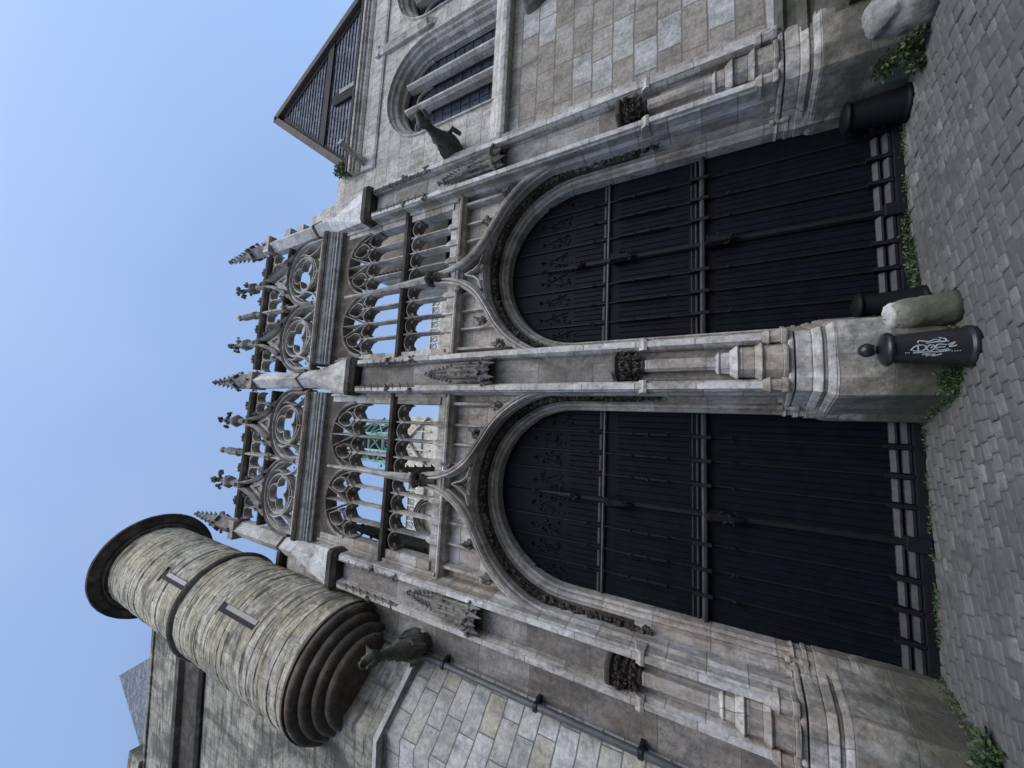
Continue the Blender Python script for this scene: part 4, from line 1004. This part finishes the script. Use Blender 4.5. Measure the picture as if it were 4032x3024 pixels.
# downpipe
m = MB(); m.tube([(-5.02,6.80,10.6),(-5.02,6.80,8.0),(-5.0,6.80,3.4),(-4.99,6.80,-.0)], .058, 12)
pp = m.build('downpipe', M_zinc, lh, smooth=True, label='grey lead downpipe')
for z in (10.05,7.6,5.45,3.62,1.8):
    m = MB(); m.lathe(-5.02 if z > 5 else -5.0,6.80,[(.06,z),(.085,z+.02),(.085,z+.08),(.06,z+.10)],12); m.box(-5.13,-4.91,6.85,7.02,z+.02,z+.08); m.build('pipe_collar', M_iron, pp)

# ------------------------------------------------------------------ gargoyles
def gargoyle(parent, base, head, ear):
    B = Vector(base); H = Vector(head); ax = (H-B); L = ax.length; ax.normalize(); side = ax.cross(Vector((0,0,1))).normalized()
    up = Vector((0,0,1))
    m = MB(); pts = []; rad = []
    for t, rr, dz in ((0,.17,-.06),(.12,.23,-.05),(.28,.25,-.02),(.45,.21,.03),(.6,.15,.05),(.72,.105,.05),(.85,.10,.05),(.93,.14,.05),(1.0,.15,.04),(1.08,.11,.02),(1.16,.075,-.01),(1.2,.05,-.02)):
        pts.append(B+ax*L*t+up*dz); rad.append(rr)
    m.tube(smooth_path([tuple(q) for q in pts],3), [q[0] for q in smooth_path([(a_,) for a_ in rad],3)], 14)
    m.v = [(a_+random.gauss(0,.012),b_+random.gauss(0,.012),c_+random.gauss(0,.012)) for a_,b_,c_ in m.v]
    o = m.build('gargoyle', M_moss, parent, smooth=True, label='dark mossy beast gargoyle stretching out from the wall')
    m = MB()
    for s_ in (-1,1):
        h = B+ax*L*.97+up*.14+side*s_*.09
        m.spike(h, h+up*ear+side*s_*.07-ax*.06, .055, 5)
        w0 = B+ax*L*.5+side*s_*.17+up*.05
        W = [w0, w0-ax*.2+up*.1+side*s_*.05, w0-ax*.5+up*.12+side*s_*.06, w0-ax*.55-up*.02+side*s_*.05, w0-ax*.4-up*.12+side*s_*.03, w0-ax*.15-up*.08]
        W2 = [p+side*s_*.06 for p in W]; n = len(W)
        m.add(W+W2, [tuple(range(n)), tuple(reversed(range(n,2*n)))]+[(i,n+i,n+(i+1)%n,(i+1)%n) for i in range(n)])
        m.tube([B+ax*L*.38-up*.12+side*s_*.15, B+ax*L*.45-up*.30+side*s_*.17, B+ax*L*.28-up*.40+side*s_*.14],[.09,.07,.05],6)
    jaw = B+ax*L*1.0-up*.10; m.tube([jaw, jaw+ax*.12-up*.06, jaw+ax*.22-up*.07],[.07,.05,.03],6)
    m.build_split('wing', M_moss, o)
gargoyle(rh, (6.95,7.0,8.45), (7.03,5.85,8.5), .13)
gargoyle(lh, (-4.85,6.95,8.35), (-4.72,5.7,8.58), .2)

# ------------------------------------------------------------------ bollards
def bollard(x, y, label, tagged=False, h=.86, r0=.185, ball=True):
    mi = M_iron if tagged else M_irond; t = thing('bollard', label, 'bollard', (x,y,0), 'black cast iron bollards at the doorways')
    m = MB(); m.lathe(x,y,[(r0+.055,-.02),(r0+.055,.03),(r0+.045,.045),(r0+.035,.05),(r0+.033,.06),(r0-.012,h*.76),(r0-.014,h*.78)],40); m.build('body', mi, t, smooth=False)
    for p in t.children[0].data.polygons: p.use_smooth = len(p.vertices)==4
    zc = h*.78; rr = r0
    m = MB(); m.lathe(x,y,[(rr-.02,zc-.01),(rr+.012,zc+.0),(rr+.025,zc+.02),(rr+.025,zc+.04),(rr+.0,zc+.065),(rr-.06,zc+.09),(.06,zc+.11)],40); o=m.build('cap', mi, t)
    for p in o.data.polygons: p.use_smooth = len(p.vertices)==4
    if ball:
        m = MB(); m.lathe(x,y,[(.05,zc+.10),(.045,zc+.13),(.07,zc+.15)]+[(.088*cos(radians(a)),zc+.21+.088*sin(radians(a))*1.0) for a in range(-45,90,15)]+[(.004,zc+.298)],24); o=m.build('ball_knob', M_iron, t, smooth=True)
    if tagged:
        # spray tag wrapped on the front of the body
        def on(u, v, lift=.004):
            rr = r0+.033-.045*(v-.06)/(h*.76-.06)+lift; a = -pi/2 - .10 + u/rr
            return (x+rr*cos(a), y+rr*sin(a), v)
        strokes = [[(-.17,-.015),(-.13,.022),(-.07,.028),(-.05,.0),(-.08,-.028),(-.13,-.028),(-.17,-.015)],[(-.11,-.028),(-.115,.025)],
                   [(-.05,.0),(-.02,.028),(.012,.015),(.005,-.02),(-.03,-.03),(-.05,.0)],[(-.02,-.005),(.0,.012)],
                   [(.10,.022),(.04,.03),(.02,.0),(.05,-.03),(.115,-.02)],[(.03,.0),(.09,.002)],[(.11,.02),(.165,.045),(.12,.0),(.175,.012)],
                   [(-.15,-.047),(-.05,-.043),(.06,-.045),(.13,-.032)],
                   [(-.11,.055),(-.10,.078),(-.03,.062),(.02,.082),(.06,.066)],[(-.05,.045),(.03,.055),(.12,.058)],[(.05,.10),(.095,.085),(.10,.06),(.06,.052),(.02,.06)],
                   [(-.08,-.068),(-.02,-.06),(-.05,-.082),(.02,-.066),(.0,-.088),(.07,-.068)]]
        m = MB()
        for s_ in strokes:
            pts = smooth_path([(a,b) for a,b in s_],4); m.tube([on(b*1.15-.015, .36-a*1.05) for a,b in pts], .0075, 5)
        for q in (-.22,-.205,-.19,.15,.17,.19,.21): m.blob(on(-.065,.36-q),.006,.004,.006)
        m.build('graffiti_tag', M_spray, t)
    return t
bollard(1.16,6.25,'black iron bollard with ball knob and pale graffiti in front of the middle pier', True)
bollard(2.02,7.28,'black iron bollard in the shadow behind the upright pale-topped guard stone', False, .86, .17, False)
bollard(5.14,7.36,'black iron bollard against the right jamb of the right-hand door', False, .86, .21, False)

# ------------------------------------------------------------------ guard stones
def guard(label, base, top, r0, r1, flat, jit=.03, mat=None):
    m = MB(); B = Vector(base); T = Vector(top); n = 9
    pts=[];rad=[]
    for i in range(n):
        t = i/(n-1); pts.append(B+(T-B)*t); rad.append((r0+(r1-r0)*t)*(1 if t<.8 else 1-.35*((t-.8)/.2)**2)*random.uniform(.97,1.03))
    pts.append(T+(T-B).normalized()*.03); rad.append(r1*.35)
    m.tube(pts, rad, 18); m.v = [(a+random.gauss(0,jit*.3),b+random.gauss(0,jit*.3),c+random.gauss(0,jit*.3)) for a,b,c in m.v]; o = m.build('guard_stone', mat or M_postst, None, smooth=True)
    if flat:
        q = MB(); ax = (T-B).normalized(); q.tube([T-ax*.085,T-ax*.03,T+ax*.015,T+ax*.04],[r1*.93,r1*.9,r1*.72,r1*.3],18); q.v = [(a+random.gauss(0,.006),b+random.gauss(0,.006),c+random.gauss(0,.006)) for a,b,c in q.v]; q.build('worn_top', M_ledge, o, smooth=True, label='pale worn top of the stone')
    tag(o, label, 'guard stone'); return o
guard('short round guard stone with a pale worn top beside the middle bollard', (1.70,6.50,-.05), (1.66,6.60,.58), .205, .19, 1)
guard('big rounded boulder-like guard stone at the foot of the right house', (5.93,6.45,-.05), (5.98,6.60,.62), .33, .27, 0, .06, M_boulder)

# ------------------------------------------------------------------ weeds
def weed(label, spots, n, size, mat, spread, h, cat='weed'):
    m = MB()
    for k in range(n):
        px, py, pz = random.choice(spots); px += random.uniform(-1.5,1.5)*spread; py += random.uniform(-1,1)*spread*.5; pz += abs(random.uniform(0,1.6)*h)*random.random()
        L = size*random.uniform(.5,1.2); a = random.uniform(0,2*pi); e = random.uniform(-.3,.9); dv_ = Vector((cos(a)*cos(e),sin(a)*cos(e)-.3,sin(e))).normalized()
        sd_ = dv_.cross(Vector((random.uniform(-1,1),random.uniform(-1,1),random.uniform(-1,1)))).normalized()
        p = Vector((px,py,pz)); m.add([p,p+dv_*L*.5+sd_*L*.22,p+dv_*L,p+dv_*L*.5-sd_*L*.22],[(0,1,2,3)])
        if k % 7 == 0: m.tube([(px,py,max(0,pz-.1)),(px,py,pz)],.004,4)
    return tag(m.build('weed_clump', mat), label, cat)
weed('dense leafy weeds between the big rounded guard stone and the right bollard', [(5.35,6.75,.0),(5.5,6.7,.15),(5.62,6.55,.05),(5.45,6.85,.3)], 900, .085, M_leaf, .12, .15)
weed('low weeds along the sill of the right-hand door', [(2.2+.1*i,7.38+.02*i,0) for i in range(12)], 620, .06, M_leaf, .10, .07)
weed('weeds at the foot of the left pier', [(-3.25,6.35,0),(-3.35,6.3,.1),(-3.2,6.5,0),(-3.6,6.35,.15),(-3.9,6.3,.2)], 800, .09, M_leaf, .11, .10)
weed('mossy growth at the foot of the middle pier behind the tagged bollard', [(.78,6.5,0),(.86,6.48,.05),(.8,6.5,.1)], 300, .05, M_leaf, .06, .10)
weed('tuft of grass on top of the pale-topped guard stone', [(1.62,6.72,.6),(1.60,6.72,.68)], 60, .11, M_leaf, .03, .05)
weed('small bushy plant growing in the gutter of the right house', [(7.8,6.85,12.75),(7.85,6.85,12.95)], 700, .11, M_leaf2, .13, .2, 'plant')

# ------------------------------------------------------------------ cathedral and court behind
ct = thing('cathedral', 'pale cathedral front with green iron spire lantern seen through the gallery', 'cathedral', (-2,33,0))
m = MB(); m.box(-5.6,.5,30.02,37.4,0,33.0); m.box(-4.2,.3,30,33,0,33.2); m.build('gable_front', M_cath, ct)
m = MB()
for z in [30.6+.42*i for i in range(7)]:
    for x in [-4.0+.33*k for k in range(13)]:
        if random.random() < .75: m.leafball((x+random.uniform(-.1,.1),29.95,z+random.uniform(-.1,.1)), .13, 3, .5)
m.build('carved_ornament', M_crust, ct)
m = MB()
for s_ in (-1,1): m.bar([(-1.95,32.2),(-1.95+s_*1.7,30.2),(-1.95+s_*2.4,29.4)], .18, 29.6, 30.0)
for x in (-3.95,-2.9,-1.0,.05): m.box(x-.07,x+.07,29.8,30,29,33.2)
for x in (-4.2,-3.4,-2.6,-1.8,-1.0,-.2): pinnacle(x,29.9,33.1,34.3,.16,ct,M_cath,name='pinnacle')
m.build('gable_moulding', M_cath, ct)
MB().prismY([(-1.95,31.6),(-3.3,30.1),(-.6,30.1)],29.85,29.98).build('gable_field', M_ledge, ct)
def balus(x0,x1,zb,y):
    b = MB(); b.box(x0,x1,y,y+.3,zb,zb+.18); b.box(x0,x1,y,y+.3,zb+1.2,zb+1.36)
    n = int((x1-x0)/.75)
    for i in range(n+1):
        x = x0+(x1-x0)*i/n; b.box(x-.06,x+.06,y+.02,y+.28,zb,zb+1.3)
    for i in range(n):
        x = x0+(x1-x0)*(i+.5)/n
        for (dx,dz) in ((.17,0),(-.17,0),(0,.17),(0,-.17)):
            a = atan2(dz,dx)*180/pi; b.bar(arc(x+dx,zb+.7+dz,.16,a-120,a+120,9), .07, y+.05, y+.25)
    o = b.build('openwork_balustrade', M_cath, ct)
    m = MB(); m.prismX([(y+.6,zb-1.0),(y-.1,zb-1.0),(y-.25,zb-.3),(y-.25,zb-.05),(y+.6,zb)], x0, x1); m.box(x0,x1,y+.3,y+3,0,zb-.9)
    m.build('cornice', M_cath, ct)
balus(-12.5,-5.6,30.4,30); balus(5.2,14,28.9,30)
m = MB()
for rr in (1.5,1.75,2.0): m.bar(arc(-9.4,28.2,rr,0,180,20), .14, 29.5, 30.2)
m.build('window_arch', M_carve, ct)
sp = MB(); cx, cy = -2.7, 34
sp.lathe(cx,cy,[(2.1,33),(2.1,46),(1.6,46.5)],8,a0=pi/8); spc = sp.build('spire_core', M_black, ct)
sp = MB()
for k in range(8):
    a = pi/8+k*pi/4; x,y = cx+2.55*cos(a),cy+2.55*sin(a); sp.tube([(x,y,33),(x,y,46.5)],.2,6)
    b = a+pi/4; x2,y2 = cx+2.55*cos(b),cy+2.55*sin(b)
    for z in (33.2,35.6,37.8,40.2,41.2,43.4,46): sp.tube([(x,y,z),(x2,y2,z)],.16,5)
    for (z0,z1) in ((33.2,35.6),(38.0,40.2),(41.2,43.4)):
        sp.tube([(x,y,z0),(x2,y2,z1)],.085,4); sp.tube([(x,y,z1),(x2,y2,z0)],.085,4)
    for t in (.2,.4,.6,.8):
        sp.tube([(x+(x2-x)*t,y+(y2-y)*t,35.6),(x+(x2-x)*t,y+(y2-y)*t,37.2)],.06,4)
    # arch in each face
    pts=[]
    for q in range(0,181,20):
        u=.5-.4*cos(radians(q)); pts.append((x+(x2-x)*u,y+(y2-y)*u,37.0+.7*sin(radians(q))))
    sp.tube(pts,.09,4)
    sp.tube([(x,y,39),(cx+3.1*cos(a),cy+3.1*sin(a),38.2),(cx+3.2*cos(a),cy+3.2*sin(a),35.5),(x,y,34)],.1,5)
    sp.leafball((cx+3.1*cos(a),cy+3.1*sin(a),39.2),.3,6)
sp.build('spire_lantern', M_copper, ct)
# court house behind the right bay
ch = thing('court_house', 'tan stone building in the court behind the right end of the gallery', 'house', (6.5,9.5,0))
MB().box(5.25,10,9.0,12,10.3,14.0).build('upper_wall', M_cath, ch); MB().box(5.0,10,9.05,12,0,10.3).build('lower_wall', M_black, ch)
m = MB()
for i in range(9): m.spike((5.25,8.98,12.1+i*.2),(5.08,8.95,12.2+i*.2),.07,5); 
m.build('crockets', M_carve, ch)
def court_pinnacle(x,y,z0,z1,hw,label):
    o = pinnacle(x,y,z0,z1,hw,None,M_moss,name='court_pinnacle'); tag(o,label,'pinnacle')
    MB().lathe(x,y,[(hw*1.5,0),(hw*1.5,z0-.6),(hw*1.1,z0+.02)],4).build('pinnacle_base', M_moss, o)
#,.22,None,M_moss,name='mossy_pinnacle'); tag(bpy.data.objects['mossy_pinnacle'],'dark mossy stone pinnacle behind the right half of the gallery','pinnacle')
court_pinnacle(4.75,8.8,8.6,11.3,.22,'dark mossy stone pinnacle behind the right half of the gallery')
court_pinnacle(-1.55,9.2,8.8,12.0,.25,'dark mossy stone pinnacle behind the middle mullion of the left gallery bay')
court_pinnacle(-3.45,8.5,9.6,13.6,.30,'tall dark crocketed pinnacle behind the left end of the gallery')

# moss and seedlings in the joint between the walls and the setts
def moss_line(runs, n):
    m = MB(); rm = random.Random(8)
    for k in range(n):
        (x0,y0,x1,y1,h) = rm.choice(runs); t = rm.random(); q = rm.random()
        if sin(t*17+x0*3)+sin(t*41+y0) < -.25: continue
        px = x0+(x1-x0)*t+rm.gauss(0,.02); py = y0+(y1-y0)*t-abs(rm.gauss(0,.05)); pz = h*q*q*q
        L = rm.uniform(.012,.04); a = rm.uniform(0,2*pi); e = rm.uniform(.0,1.2); dv_ = Vector((cos(a)*cos(e),sin(a)*cos(e),sin(e)))
        sd_ = dv_.cross(Vector((rm.uniform(-1,1),rm.uniform(-1,1),rm.uniform(-1,1)))).normalized(); p = Vector((px,py,pz))
        m.add([p,p+dv_*L*.5+sd_*L*.3,p+dv_*L,p+dv_*L*.5-sd_*L*.3],[(0,1,2,3)])
    o = m.build('moss', M_leaf); o['kind'] = 'stuff'
moss_line([(-4.9,6.9,-4.3,6.55,.1),(-4.3,6.5,-3.3,6.5,.14),(-3.3,6.6,-3.05,7.6,.1),(.35,7.6,.64,6.62,.1),(.64,6.6,.86,6.5,.2),(.86,6.5,1.45,6.5,.1),(1.65,6.62,1.95,7.6,.08),(1.9,7.58,5.3,7.58,.05),(-3.1,7.58,.35,7.58,.03),(5.35,7.5,5.7,6.6,.2),(5.7,6.5,8,6.48,.2)], 9000)
